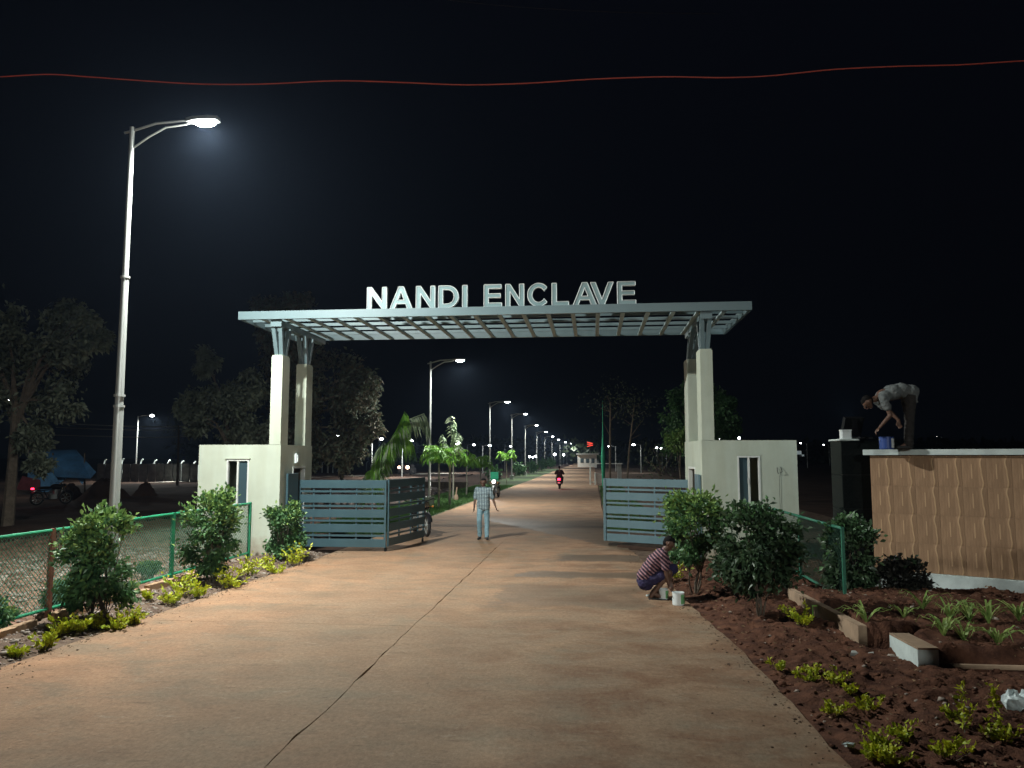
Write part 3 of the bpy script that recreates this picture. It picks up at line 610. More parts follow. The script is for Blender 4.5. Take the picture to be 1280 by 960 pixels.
def letter(c, x0, x1, zb, h, y):
    w = (x1-x0)/h; polys = glyph(c, w); S_ = lambda p: (x0+p[0]*h, zb+p[1]*h)
    b = MB(); d = 0.10
    def ring(o, i):
        n = len(o); k = len(b.v)
        for yy in (y, y+d):
            b.v += [(*S_(p)[:1], yy, S_(p)[1]) for p in o]; b.v += [(S_(p)[0], yy, S_(p)[1]) for p in i]
        for q in range(n):
            r = (q+1) % n
            b.f += [(k+q, k+r, k+n+r, k+n+q), (k+2*n+q, k+3*n+q, k+3*n+r, k+2*n+r), (k+q, k+2*n+q, k+2*n+r, k+r), (k+n+q, k+n+r, k+3*n+r, k+3*n+q)]; b.m += [0, 0, 1, 1]
    if c == 'D': ring(polys[0], polys[1])
    elif c == 'A':
        # outer triangle with legs and a counter: two legs + crossbar, drawn as one outline with the counter cut by splitting
        tt = T*1.1
        L = [(0,0),(tt,0),(w/2,.78),(w/2+0,1),(w/2-tt*.5,1)]; Rr = [(w,0),(w/2+tt*.5,1),(w/2,1),(w/2,.78),(w-tt,0)]
        xa = tt+(w/2-tt)*.23/.78; xb = tt+(w/2-tt)*.39/.78
        Bar = [(xa, .23), (w-xa, .23), (w-xb, .39), (xb, .39)]
        for pl in (L, Rr, Bar): b.ext([S_(p) for p in pl], 'y', y, y+d, 0, 1)
    else:
        for pl in polys: b.ext([S_(p) for p in pl], 'y', y, y+d, 0, 1)
    me = b.mesh('letter', ['letter', 'letteredge'])
    bm = bmesh.new(); bm.from_mesh(me); bmesh.ops.recalc_face_normals(bm, faces=bm.faces)
    big = [f_ for f_ in bm.faces if len(f_.verts) > 4]
    if big: bmesh.ops.triangulate(bm, faces=big)
    bm.to_mesh(me); bm.free()
    # bright rim: thin raised return along the outline
    lo = inst('letter', me, GW, (2.4, -17.2, 0)); lo['label'] = 'letter '+c
    rim = MB(); e = 0.011
    loops = polys if c != 'A' else [[(0,0),(T*1.1,0),(T*1.1+(w/2-T*1.1)*.23/.78,.23),(w-T*1.1-(w/2-T*1.1)*.23/.78,.23),(w-T*1.1,0),(w,0),(w/2+T*.55,1),(w/2-T*.55,1)], [(T*1.1+(w/2-T*1.1)*.39/.78,.39),(w-T*1.1-(w/2-T*1.1)*.39/.78,.39),(w/2,.78)]]
    for pl in loops:
        for q in range(len(pl)):
            p1 = S_(pl[q]); p2 = S_(pl[(q+1) % len(pl)]); rim.tube([(p1[0], y-0.004, p1[1]), (p2[0], y-0.004, p2[1])], e, 4)
    rim.build('letter_rim', 'letteredge', lo)
LP = [('N',458.7,483),('A',487.2,515),('N',520,543.6),('D',548,573),('I',578,584),('E',605,627),('N',632,655),('C',659.5,685.8),('L',690,710.8),('A',716.5,745.6),('V',738.2,767),('E',772,795)]
for k, (c, a, b) in enumerate(LP):
    x0 = at(a, 370, 17.03).x; x1 = at(b, 370, 17.03).x
    letter(c, x0, x1, CZ1+0.002, 0.51, 17.06 if (c != 'V') else 17.075)

# ------------------------------------------------------------------ folding gates
def gate_leaf(root, A, B, z0, z1, stiles, matn='gate'):
    """one leaf from A to B (xy): wide boards with a narrow slat between each pair, on a frame of stiles"""
    A = Vector(A); B = Vector(B); L = (B-A).length; ang = math.atan2(B.y-A.y, B.x-A.x)
    e = bpy.data.objects.new('gate_leaf', MB_leaf_frame(L, z0, z1, stiles)); link(e, root)
    e.location = (A.x-root.location.x, A.y-root.location.y, 0); e.rotation_euler = (0, 0, ang)
    hw = (z1-z0); nb = 5; unit = hw/(nb*0.148+4*0.065)
    z = z0
    wide = 0.119; gap = 0.034; thin = 0.030
    hs = hw/(nb*wide+4*(2*gap+thin))
    bw = MB(); bw.box(0.045, L-0.045, -0.022, -0.004, 0, wide*hs, b=0.003); bwm = bw.mesh('board', matn)
    sw = MB(); sw.box(0.045, L-0.045, -0.020, -0.004, 0, thin*hs); swm = sw.mesh('slat', matn)
    for i in range(nb):
        inst('board', bwm, e, (0, 0, z)); z += wide*hs
        if i < nb-1: inst('slat', swm, e, (0, 0, z+gap*hs)); z += (2*gap+thin)*hs
    return e
def MB_leaf_frame(L, z0, z1, stiles):
    b = MB(); b.box(0, 0.045, -0.025, 0.025, z0-0.004, z1+0.004); b.box(L-0.045, L, -0.025, 0.025, z0-0.004, z1+0.004)
    for zz in (z0, z1-.03): b.box(0.0451, L-0.0451, -0.0035, 0.024, zz, zz+.03)
    for s_ in stiles: b.box(L*s_-0.016, L*s_+0.016, -0.0036, 0.025, z0+.0301, z1-.0301)
    return b.mesh('gate_leaf', 'gate')
gL = tag(empty('folding_gate', (-7.12, 18.2, 0)), 'blue grey slatted folding gate with two leaves on the left of the road', 'gate')
gate_leaf(gL, (-7.10, 18.2), (-4.93, 18.2), 0.10, 1.69, (0.17, 0.36, 0.66, 0.84))
gate_leaf(gL, (-4.90, 18.24), (-4.52, 20.5), 0.12, 1.70, (0.3, 0.62, 0.83))
for (x, y) in ((-4.95, 18.25), (-4.53, 20.42)):
    w = MB(); w.tube([(x+7.12-0.02, y-18.2, 0.045), (x+7.12+0.02, y-18.2, 0.045)], 0.045, 12); w.box(x+7.12-0.012, x+7.12+0.012, y-18.2-0.012, y-18.2+0.012, 0.05, 0.14); w.build('caster_wheel', 'rubber', gL)
gl2 = MB(); gl2.box(0.0, 0.05, -0.78, -0.15, 0.05, 1.86, b=0.004); gl2.build('hinge_panel', 'gate', gL)
M['gateR'] = mat('gate_paint_lit_tone', (0.115, 0.190, 0.220), 0.42, var=0.08, scale=1.5)  # same gate paint lightened: brighter light on the right leaf put into the colour
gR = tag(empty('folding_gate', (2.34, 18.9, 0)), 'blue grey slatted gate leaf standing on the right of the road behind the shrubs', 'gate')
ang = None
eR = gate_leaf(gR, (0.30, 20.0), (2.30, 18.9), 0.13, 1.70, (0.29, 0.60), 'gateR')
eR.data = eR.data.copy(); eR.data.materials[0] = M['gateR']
w = MB(); w.box(-2.08, -2.02, 1.04, 1.6, 0.13, 1.69, b=0.004); w.build('folded_leaf', 'gateR', gR)
hp = MB(); hp.box(-0.045, 0.005, -1.62, -0.98, 0.05, 1.86, b=0.004); hp.build('hinge_panel', 'gateR', gR)
sl = MB(); sl.box(0, 1.1, 0, 0.10, -0.03, 0.055); o = sl.build('gate_track', 'field', gR, loc=(-1.75, 0.78, 0)); o.rotation_euler = (0, 0, -0.503)

# ------------------------------------------------------------------ street lamps
def street_lamp(loc, H, arm, near=False, power=0.0, rz=0.0, drum=True, far=False, lens='lamp'):
    t = empty('street_lamp', loc, rz); n = 16 if near else 6; s = 1.0
    p = MB(); r0 = 0.085 if near else 0.07
    if near: p.tube([(0,0,0),(0,0,H*.38)], [0.092, 0.082], n); p.tube([(0,0,H*.38),(0,0,H*.66)], [0.073, 0.065], n); p.tube([(0,0,H*.66),(0,0,H)], [0.055, 0.045], n)
    else: p.tube([(0,0,0),(0,0,H)], [r0, 0.05], n)
    p.build('pole', 'galv', t, smooth=True)
    if near:
        for z in (H*.38-0.02, H*.38+0.17, H*.66):
            c = MB(); c.tube([(0,0,z-0.02),(0,0,z+0.02)], 0.098 if z < H*.5 else 0.082, n); c.build('collar', 'galv', t, smooth=False)
    if drum:
        d = MB(); d.tube([(0,0,-0.1),(0,0,0.36)], 0.22, 14); d.tube([(0,0,0.36),(0,0,0.40)], 0.24, 14); d.build('concrete_base', 'concrete', t)
    if not far:
        a = MB(); a.tube([(-0.15,0,H-.10),(0,0,H-.07),(arm*.35,0,H+.055),(arm*.75,0,H+.08),(arm-.18,0,H+.07)], 0.022 if near else 0.03, 8)
        a.tube([(0,0,H-.42),(arm*.25,0,H-.20),(arm*.5,0,H-.03),(arm*.8,0,H+.01),(arm-.2,0,H+.03)], 0.018 if near else 0.025, 8)
        a.build('arm', 'galv', t, smooth=True)
    else:
        a = MB(); a.tube([(0,0,H-.1),(arm*.4,0,H+.04),(arm-.15,0,H+.05)], 0.03, 4); a.build('arm', 'galv', t)
    h = MB(); sc = 1.0
    pts = [(arm-.25, .05), (arm-.1, .11), (arm+.2, .12), (arm+.36, .07), (arm+.36, -.07), (arm+.2, -.12), (arm-.1, -.11), (arm-.25, -.05)]
    h.ext([(x, y) for x, y in pts], 'z', H+0.045, H+0.115); hd = h.build('lamp_head', 'galv', t, fix=True)
    l = MB(); l.ball((arm+.11, 0, H+.03), .23 if far else .19, 10, 6, sc=(1, .6, .5 if far else .36)); l.build('lens', lens, hd, smooth=True)
    if near: l = MB(); l.ball((arm+.11, 0, H+.02), .2, 14, 8, sc=(1.0, .55, .34)); l.build('lens', lens, hd, smooth=True)
    if power:
        li = bpy.data.lights.new('lamp_light', 'AREA'); li.shape = 'RECTANGLE'; li.size = 0.34; li.size_y = 0.17; li.energy = power; li.color = LAMP_COL
        lo = bpy.data.objects.new('lamp_light', li); link(lo, t); lo.location = (arm+.11, 0, H-0.10); lo.rotation_euler = (0, radians(-14 if near else -10), 0)
    if near:
        # the bulging lens also throws some light sideways
        li = bpy.data.lights.new('lens_glow', 'POINT'); li.energy = power*.075; li.color = LAMP_COL; li.shadow_soft_size = .12
        lo = bpy.data.objects.new('lens_glow', li); link(lo, t); lo.location = (arm+.11, 0, H-.22)
    return t
NEARP = Vector((-8.47, 13.0, 0))
tag(street_lamp(NEARP, 8.36, 1.32, near=True, power=NEAR_W, drum=False), 'tall galvanised street lamp lit behind the left chain link fence', 'street lamp', 'street lamps')
tag(street_lamp(Vector((5.4, -14.0, 0)), 9.2, 1.32, near=True, power=BACK_W, drum=False, rz=pi), 'tall unseen street lamp added behind the camera to light the gateway front', 'street lamp', 'street lamps')  # unseen lamp, added to light the front faces of the gateway
RL = [(536.5, 632, 452), (612, 607, 503), (639.7, 599, 518), (656.6, 594, 532), (671, 590, 540), (681, 587, 546), (690, 584, 550), (700, 582, 553), (708.6, 580, 554.5), (716.6, 578.8, 556), (723.6, 577.8, 557.5), (730, 577, 558.5)]
names_ = ['first street lamp beyond the gate, its pole rising from a pale drum base', 'second lit street lamp in the row beyond the gate', 'third lit street lamp in the row, left of the scooter rider',
          'fourth lit street lamp in the row running away from the gate', 'fifth lit street lamp in the row running away from the gate', 'sixth lit street lamp in the far row', 'seventh lit street lamp in the far row',
          'eighth lit street lamp, above the scooter rider', 'ninth lit street lamp, just right of the scooter rider', 'tenth street lamp, near the far end of the row', 'eleventh street lamp, last but one before the red sign', 'twelfth and farthest street lamp, beside the red sign']
for i, (x, yb, yt) in enumerate(RL):
    g_ = gp(x, yb); H = at(x, yt, g_.y).z
    tag(street_lamp((g_.x, g_.y, 0), H, 1.3, power=ROAD_W if i < 9 else 0, far=i > 4, lens='lamp' if i < 2 else 'lampfar'), names_[i], 'street lamp', 'street lamps')
# side-street lamps: (pole x, base y, top y, arm px direction, powered, label)
SL = [(169, 602, 520, 1, 1500, 'lit street lamp standing alone just right of the tall near pole'),
      (464.5, 598, 549, 1, 800, 'lit street lamp above the left gate leaf, left of the arched palm'),
      (502.5, 597, 551, 1, 800, 'lit street lamp over the warm headlight on the side street'),
      (562.5, 592, 555, 1, 600, 'small lit street lamp behind the bright young palm'),
      (584, 590, 556, 1, 0, 'small lit street lamp right of the bright young palm'),
      (603.5, 592, 557, 1, 0, 'small lit street lamp just left of the second road lamp'),
      (631, 589, 558, 1, 0, 'small lit street lamp just right of the second road lamp'),
      (410, 592, 545, 1, 0, 'pale unshaded street lamp pole just right of the left gate cabin'),
      (1179, 580, 546, -1, 0, 'far lit street lamp seen over the tiled wall, right of the bending man'),
      (1114.5, 580, 549, -1, 0, 'far street lamp pole seen between the blue bucket and the bending man'),
      (1009.5, 585, 554, -1, 0, 'far lit street lamp in the gap right of the right cabin'),
      (1037, 582, 556, -1, 0, 'far street lamp beside the top of the black granite pillar'),
      (770, 590, 558, -1, 0, 'dim far street lamp between two thin trunks above the white gate'),
      (801.5, 592, 556, -1, 120, 'far lit street lamp between the thin trunks and the round tree')]
SL.append((-24, 622, 500, 1, 80, 'lit side street lamp just outside the left frame edge near the hut'))
for x, yb, yt, sg, pw, lab in SL:
    g_ = gp(x, yb, -0.1); H = at(x, yt, g_.y).z+0.1; k = min(1.3, H*0.22)
    t = street_lamp((g_.x, g_.y, -0.1), H, k, power=pw, far=True, drum=False, lens='lampfar', rz=0 if sg > 0 else pi)
    tag(t, lab, 'street lamp', 'street lamps')
for (px, py, Y, s_, lab) in ((827.5, 560, 150, 0.35, 'bright far lamp low left of the round tree'), (821, 560, 170, 0.2, 'dim far lamp left of the bright one below the round tree'), (833, 560, 170, 0.18, 'dim far lamp below the bright green leaf mass'), (693.5, 568, 200, 0.32, 'bright far lamp behind the row, left of the scooter rider'), (704.5, 568.5, 220, 0.28, 'far lamp above the head of the scooter rider'), (662, 571, 190, 0.25, 'left of three close far lamps behind the road lamps'), (666, 571.5, 195, 0.2, 'middle of three close far lamps behind the road lamps'), (670, 570.5, 190, 0.27, 'right of three close far lamps behind the road lamps'), (924, 547.5, 60, 0.09, 'small lamp just above the roof line of the right cabin'),(899,549,60,0.05,'faint small lamp above the left end of the right cabin roof')):
    p = at(px, py, Y); b = MB(); b.ball((0, 0, 0), s_, 8, 5); r_ = empty('far_lamp', (p.x, p.y, -0.1)); b.build('bulb', 'lampfar', r_, loc=(0, 0, p.z+0.1)); q = MB(); q.tube([(0,0,0),(0,0,p.z+0.1-s_)], 0.05, 4); q.build('pole', 'galv', r_); tag(r_, lab, 'lamp')

# ------------------------------------------------------------------ fences
def chain_fence(x0, y0, y1, zb, zt, posts, label, px=None, rust=(), wr=.0055, wm='wire', pr_=.03, pm='green'):
    """fence along Y at X=x0"""
    t = tag(empty('chain_link_fence', (x0, y0, 0)), label, 'fence')
    def rail(z, a, b):
        q = MB(); q.tube([(0, a-y0, z), (0, b-y0, z)], 0.024, 8); q.build('rail', pm, t, smooth=True)
    rail(zt, y0, y1); rail(zb, y0, y1)
    for i, yp in enumerate(posts):
        q = MB(); q.box(-pr_, pr_, yp-y0-pr_, yp-y0+pr_, -0.12, zt+0.025); q.build('post', 'rust' if i in rust else pm, t)
    w = MB(); c = 0.075; Ht = zt-zb-0.04; L = y1-y0
    k = -Ht
    while k < L:
        for dr in (1, -1):
            a0, a1 = k, k+Ht; za, zb_ = (zb+0.02, zt-0.02) if dr > 0 else (zt-0.02, zb+0.02)
            if a0 < 0: za = za+(zb_-za)*(-a0)/Ht; a0 = 0
            if a1 > L: zb_ = zb_-(zb_-za)*(a1-L)/(a1-a0) if a1 > a0 else zb_; a1 = L
            if a1 > a0+0.01:
                off = 0.004*dr; w.tube([(off, a0, za), (off, a1, zb_)], wr, 3, cap=False)
        k += c
    o = w.build('wire_mesh', wm, t); o['kind'] = 'stuff'
    return t
chain_fence(-7.58, 5.6, 16.6, 0.14, 1.22, [6.4, 7.4, 10.25, 13.4, 16.55], 'green chain link fence along the left verge, from the frame edge to the cabin', rust=(2,))
chain_fence(3.74, 12.2, 17.1, 0.13, 1.17, [12.23, 14.7, 17.05], 'short green chain link fence running to the right cabin', wr=.0028, wm='wiredark', pr_=.021, pm='greendark')
# kerb of bricks at the foot of the left fence
kb = tag(empty('brick_edging', (-7.30, 7.0, 0)), 'low edging of brown bricks at the foot of the left fence', 'kerb')
def brick_mesh(l_, seed):
    r_ = random.Random(seed); b = MB(); b.box(-0.05, 0.05, 0, l_, -0.08, 0.12+r_.uniform(-.02, .02), b=0.008); return b.mesh('brick', 'brick')
bms = [brick_mesh(l_, i) for i, l_ in enumerate((0.42, 0.30, 0.36))]; y = 0.0; i = 0
while y < 6.5:
    l_ = (0.42, 0.30, 0.36)[i % 3]
    if not (2.45 < y < 2.7): inst('brick', bms[i % 3], kb, (R.uniform(-.015, .015)+y*-0.005, y, R.uniform(-.02, .015)), (0, R.uniform(-.04, .04), R.uniform(-.04, .04)))
    y += l_+0.014; i += 1

# ------------------------------------------------------------------ plants
def shrub(name, base, height, radius, n, leafL, seed, label, m='leafA', m2='leafB', trunk=0.35, stems=5, cat='shrub', lean=(0, 0), share=0.25, low=0.15):
    rg = np.random.default_rng(seed); t = tag(empty(name, base), label, cat, 'shrubs planted beside the gate')
    n = int(n*1.7); leafL *= 1.1; radius *= .88; zc = height*(trunk+(1-trunk)/2); rz_ = height*(1-trunk)/2
    st = MB(); tips = []
    for i in range(stems*7):
        a = rg.uniform(0, 2*pi); rr = math.sqrt(rg.uniform(0, 1)); zz = rg.uniform(-0.95, 1)
        k = math.sqrt(max(0, 1-zz*zz*0.8)); rr *= (1.32 if rg.random() < .18 else 1.0)*rg.uniform(.85, 1.05); p = Vector((cos(a)*rr*radius*k+lean[0], sin(a)*rr*radius*k+lean[1], zc+zz*rz_)); tips.append(p)
    for i in range(stems):
        a = rg.uniform(0, 2*pi); b0 = Vector((cos(a)*.03, sin(a)*.03, -0.05)); md = Vector((cos(a)*.12+lean[0]*.5, sin(a)*.12+lean[1]*.5, height*trunk*0.9))
        st.tube([b0, (b0+md)/2+Vector((rg.uniform(-.03, .03), rg.uniform(-.03, .03), 0)), md], [0.017, 0.014, 0.010], 5)
        for p in tips[i::stems]: st.tube([md, (md+p)/2+Vector((0, 0, .04)), p], [0.008, 0.006, 0.003], 3)
    st.build('stem', 'bark', t)
    tp = np.array([tuple(p) for p in tips]); c = np.array([lean[0], lean[1], zc])
    idx = rg.integers(0, len(tp), n); pts = tp[idx]+rg.normal(0, 1, (n, 3))*(radius*rg.uniform(.10, .22, n))[:, None]*np.array([1, 1, .9])
    pts[:, 2] = np.maximum(pts[:, 2], low*rg.uniform(.6, 1.6, n))
    d = (pts-c); d /= (np.linalg.norm(d, axis=1, keepdims=True)+1e-6); d = d*0.7+rg.normal(0, .55, (n, 3))+np.array([0, 0, .15])
    # mostly upper leaves take the second, brighter material
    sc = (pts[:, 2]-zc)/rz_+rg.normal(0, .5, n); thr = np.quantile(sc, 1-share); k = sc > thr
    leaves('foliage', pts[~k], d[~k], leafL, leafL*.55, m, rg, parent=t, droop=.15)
    leaves('upper_foliage', pts[k], d[k], leafL*.95, leafL*.55, m2, rg, parent=t, droop=.1)
    return t
def S_at(px, yb, ytop, wpx):
    g_ = gp(px, yb); H = at(px, ytop, g_.y).z; r = wpx/2/FPX*g_.y; return g_, H, r
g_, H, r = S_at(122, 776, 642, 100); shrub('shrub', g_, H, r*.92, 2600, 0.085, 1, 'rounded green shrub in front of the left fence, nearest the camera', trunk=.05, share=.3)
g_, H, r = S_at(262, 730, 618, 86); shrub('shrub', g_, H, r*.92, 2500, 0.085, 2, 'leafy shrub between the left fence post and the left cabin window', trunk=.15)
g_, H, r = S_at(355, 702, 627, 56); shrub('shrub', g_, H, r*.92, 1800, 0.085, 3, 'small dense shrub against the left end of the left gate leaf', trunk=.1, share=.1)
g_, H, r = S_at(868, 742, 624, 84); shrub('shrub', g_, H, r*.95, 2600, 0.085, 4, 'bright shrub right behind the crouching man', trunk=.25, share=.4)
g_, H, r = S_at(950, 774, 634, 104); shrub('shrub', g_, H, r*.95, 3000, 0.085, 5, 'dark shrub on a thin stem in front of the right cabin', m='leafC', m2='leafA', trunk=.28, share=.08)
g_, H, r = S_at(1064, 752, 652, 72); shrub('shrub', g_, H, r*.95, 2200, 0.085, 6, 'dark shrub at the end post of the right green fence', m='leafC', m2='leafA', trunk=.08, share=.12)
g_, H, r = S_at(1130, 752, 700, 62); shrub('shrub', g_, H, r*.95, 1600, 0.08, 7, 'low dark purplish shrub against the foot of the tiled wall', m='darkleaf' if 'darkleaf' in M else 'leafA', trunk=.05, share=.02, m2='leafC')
for i, (x, y, w, h, l_) in enumerate(((25, 790, 60, 40, 'at the left frame edge'), (75, 765, 40, 40, 'left of the near shrub'), (105, 740, 34, 30, 'half hidden by the near shrub'), (185, 722, 26, 18, 'between the near shrub and the green post'))):
    g_ = gp(x, y); g_.x = min(g_.x, -7.78); r = w/2/FPX*g_.y; h_ = h/FPX*g_.y
    shrub('weed', g_, h_, r, 520, .07, 60+i, 'low green weeds behind the chain link fence '+l_, trunk=.05, stems=4, cat='weeds')
def on_soil(px, py):
    g_ = gp(px, py); zf = z_right if g_.x > 0 else z_left
    for i in range(4): z = float(zf(np.array([g_.x]), np.array([g_.y]))[0]); g_ = gp(px, py, max(z, -.05))
    return g_
def clump(px, py, wpx, seed, label, hpx=None, thin=False, m='leafY', group='yellow green bedding plants'):
    rg = np.random.default_rng(100+seed); g_ = on_soil(px, py); r = wpx*.56/FPX*g_.y; h = (hpx or wpx*.62)/FPX*g_.y
    t = tag(empty('bedding_plant', g_), label, 'plant', group); st = MB(); P = []; D = []
    ns = max(5, int(wpx/(4.5 if thin else 2.6)))
    for i in range(ns):
        a = rg.uniform(0, 2*pi); q = r*math.sqrt(rg.uniform(.05, 1))*(rg.uniform(.6, 1.6) if thin else 1); hh = h*rg.uniform(.4, 1.15)
        tip = Vector((cos(a)*q, sin(a)*q*(1.3 if thin else .8), hh)); st.tube([(cos(a)*q*.3, sin(a)*q*.3, -.03), (tip.x*.7, tip.y*.7, hh*.5), tip], [.004, .003, .002], 3)
        for k in range(16):
            s_ = rg.uniform(.2, 1.05); P.append((tip.x*s_, tip.y*s_, hh*s_)); D.append((cos(a)*.5+rg.normal(0, .7), sin(a)*.5+rg.normal(0, .7), rg.uniform(.2, 1)))
    st.build('stem', 'bark', t); P = np.array(P)+rg.normal(0, .012, (len(P), 3)); leaves('leaf_cluster', P, np.array(D), .046 if thin else .06, .028 if thin else .036, m, rg, parent=t)
    return t
CL = [(20,822,22,'beside the brick edging at the left frame edge'),(55,812,34,'below the brick edging, second from the left'),(78,795,34,'below the gap in the brick edging'),(98,792,26,'left of the near shrub on the left'),(120,786,28,'at the foot of the near left shrub'),(145,790,30,'right of the foot of the near left shrub'),(165,783,34,'on the road edge right of the near left shrub'),(187,752,18,'small one standing alone in the verge between the two left shrubs'),(212,757,34,'left of the second left shrub, nearest the road'),(228,744,44,'under the second left shrub on its left side'),(250,748,26,'in front of the second left shrub'),(290,737,44,'right of the foot of the second left shrub'),(312,720,40,'beneath the corner of the left cabin wall'),(335,712,28,'left of the small dense shrub'),(368,708,40,'right foot of the small dense shrub by the gate'),(345,718,24,'road side of the small dense shrub')]
for i, (x, y, w, l_) in enumerate(CL): clump(x, y, w, i, 'yellow green bedding plant '+l_)
CR = [(840,728,50,'directly behind the crouching man'),(858,700,36,'behind the tin, under the bright shrub'),(1003,783,30,'beside the sloping kerb block'),(975,838,24,'farthest left of the right bed, near the road'),(1005,852,30,'next to the leftmost one in the right bed'),(1015,842,18,'upright sprig left of the broken kerb'),(1045,855,40,'low and spreading, in front of the broken kerb'),(1042,895,34,'near the road edge in the right bed'),(1085,890,34,'flat one in the middle of the right bed'),(1065,870,22,'small one between two larger ones in the right bed'),(1100,935,44,'wide one near the bottom of the right bed'),(1135,925,40,'upright clump near the bottom of the right bed'),(1085,948,34,'at the bottom frame edge, nearest the road'),(1180,945,46,'wide one at the bottom right'),(1195,900,34,'drooping one left of the tall sprig at right'),(1255,930,44,'under the white plastic bag'),(1115,957,40,'lowest one in the frame'),(980,768,20,'small one behind the thin stem of the dark shrub')]
for i, (x, y, w, l_) in enumerate(CR): clump(x, y, w*.9, 40+i, 'yellow green bedding plant '+l_, hpx=w*(.42 if i > 2 else .7), thin=i > 2)
def sprig(px, py, hpx, seed, label):
    rg = np.random.default_rng(seed); g_ = gp(px, py); h = hpx/FPX*g_.y
    t = tag(empty('sprig', g_), label, 'plant', 'tall thin sprigs in the right bed'); st = MB(); top = Vector((rg.uniform(-.05, .05), 0, h))
    st.tube([(0,0,-.03), (top.x*.3+.01, 0, h*.5), top], [.006, .005, .003], 4); st.build('stem', 'palebark', t)
    n = 60; s_ = rg.uniform(.2, 1.0, n); P = np.stack([top.x*s_, 0*s_, h*s_], -1)+rg.normal(0, .012, (n, 3)); D = rg.normal(0, 1, (n, 3))+np.array([0, 0, .4])
    leaves('leaf_cluster', P, D, .05, .028, 'leafY', rg, parent=t)
sprig(1206, 925, 62, 1, 'tall thin sprig with yellow green leaves left of the white bag'); sprig(1248, 915, 52, 2, 'thin leaning sprig just below left of the white bag')
def lily(px, py, hpx, seed, label):
    rg = np.random.default_rng(200+seed); g_ = on_soil(px, py); h = hpx/FPX*g_.y
    t = tag(empty('lily_plant', g_), label, 'plant', 'strap leaved lilies below the tiled wall'); me = []
    for i in range(16):
        a = rg.uniform(0, 2*pi); L = h*rg.uniform(1.0, 1.6); sp = rg.uniform(.3, .8); b = MB(); w = .014
        sd = Vector((-sin(a), cos(a), 0)); n = 6; vs = []
        for k in range(n+1):
            s_ = k/n; rr = L*sp*s_; z = L*(s_*1.15-s_*s_*rg.uniform(.75, .95)); p = Vector((cos(a)*rr, sin(a)*rr, z-.01)); ww = w*(1-s_**2.2)+.0008
            vs += [p-sd*ww, p+Vector((0, 0, -.004)), p+sd*ww]
        fs = []
        for k in range(n): fs += [(3*k, 3*k+1, 3*k+4, 3*k+3), (3*k+1, 3*k+2, 3*k+5, 3*k+4)]
        b.add(vs, fs); b.build('leaf', 'blade', t)
LL = [(1083,778,26,'leftmost, at the foot of the dark shrub'),(1153,762,28,'against the foot of the wall plinth'),(1180,795,30,'behind the white kerb face'),(1187,775,30,'third from the left along the wall'),(1212,775,26,'in the middle of the lily bed, close to the wall'),(1236,778,30,'right of the middle of the lily bed'),(1178,812,28,'nearest to the white kerb block'),(1232,818,30,'large one at the front right of the lily bed'),(1248,806,26,'front right, behind the largest one'),(1274,775,26,'at the right frame edge by the wall'),(1130,772,16,'small one left of the wall plinth end'),(1205,800,26,'in the centre of the lily bed')]
for i, (x, y, h, l_) in enumerate(LL): lily(x, y, h*1.3, i, 'green strap leaved lily '+l_)
# ------------------------------------------------------------------ trees
def tree(loc, clusters, nleaf, leafL, seed, label, tr=0.16, m='leafD', m2=None, share=.3, trunk_top=None, bare=0, cr=.9):
    """clusters: list of (dx,dy,z,r)"""
    rg = np.random.default_rng(300+seed); t = tag(empty('tree', loc), label, 'tree'); b = MB()
    zt = trunk_top or min(c[2] for c in clusters)
    b.tube([(0,0,-.2), (.05, 0, zt*.5), (0, .05, zt)], [tr, tr*.8, tr*.6], 8)
    for c in clusters:
        p = Vector(c[:3]); md = Vector((p.x*.35, p.y*.35, zt+(p.z-zt)*.5+.2)); b.tube([(0, .05, zt*rg.uniform(.75, 1.0)), md, p], [tr*.45, tr*.28, tr*.08], 5)
        for k in range(5):
            q = p+Vector(tuple(rg.normal(0, c[3]*.5, 3))); b.tube([md.lerp(p, rg.uniform(.4, 1)), q], [tr*.1, tr*.03], 3)
    b.build('trunk', 'bark', t)
    w = np.array([c[3]**2 for c in clusters]); w = w/w.sum(); idx = rg.choice(len(clusters), nleaf, p=w)
    C = np.array([c[:3] for c in clusters]); Rr = np.array([c[3] for c in clusters])
    # leaves gather in sub-clumps around each limb
    ns = len(clusters)*16; si = rg.integers(0, len(clusters), ns); u = rg.normal(size=(ns, 3)); u /= np.linalg.norm(u, axis=1, keepdims=True)
    sub = C[si]+u*(Rr[si]*rg.uniform(.35, 1.0, ns)**.6)[:, None]*cr; pick = rg.integers(0, ns, nleaf)
    pts = sub[pick]+rg.normal(0, 1, (nleaf, 3))*(Rr[si[pick]]*.17)[:, None]
    d = rg.normal(0, 1, (nleaf, 3))+np.array([0, 0, -.2])
    if m2:
        k = rg.random(nleaf) < share; leaves('crown', pts[~k], d[~k], leafL, leafL*.5, m, rg, parent=t, droop=.2); leaves('crown_highlights', pts[k], d[k], leafL, leafL*.5, m2, rg, parent=t, droop=.2)
    else: leaves('crown', pts, d, leafL, leafL*.5, m, rg, parent=t, droop=.2)
    return t
def tree_px(px, yb, Y, blobs, nleaf, leafL, seed, label, **k):
    base = at(px, yb, Y); base.z = -0.1; cl = []
    rr = random.Random(seed)
    for (bx, by, br) in blobs:
        p = at(bx, by, Y); cl.append((p.x-base.x, rr.uniform(-1, 1)*br/FPX*Y*.6, p.z, br/FPX*Y))
    return tree(base, cl, nleaf, leafL, seed, label, **k)
M['leafN'] = leafmat('dull_olive_leaf', (0.25, 0.29, 0.20), (0.06, 0.075, 0.05), 0.6, 2.0)
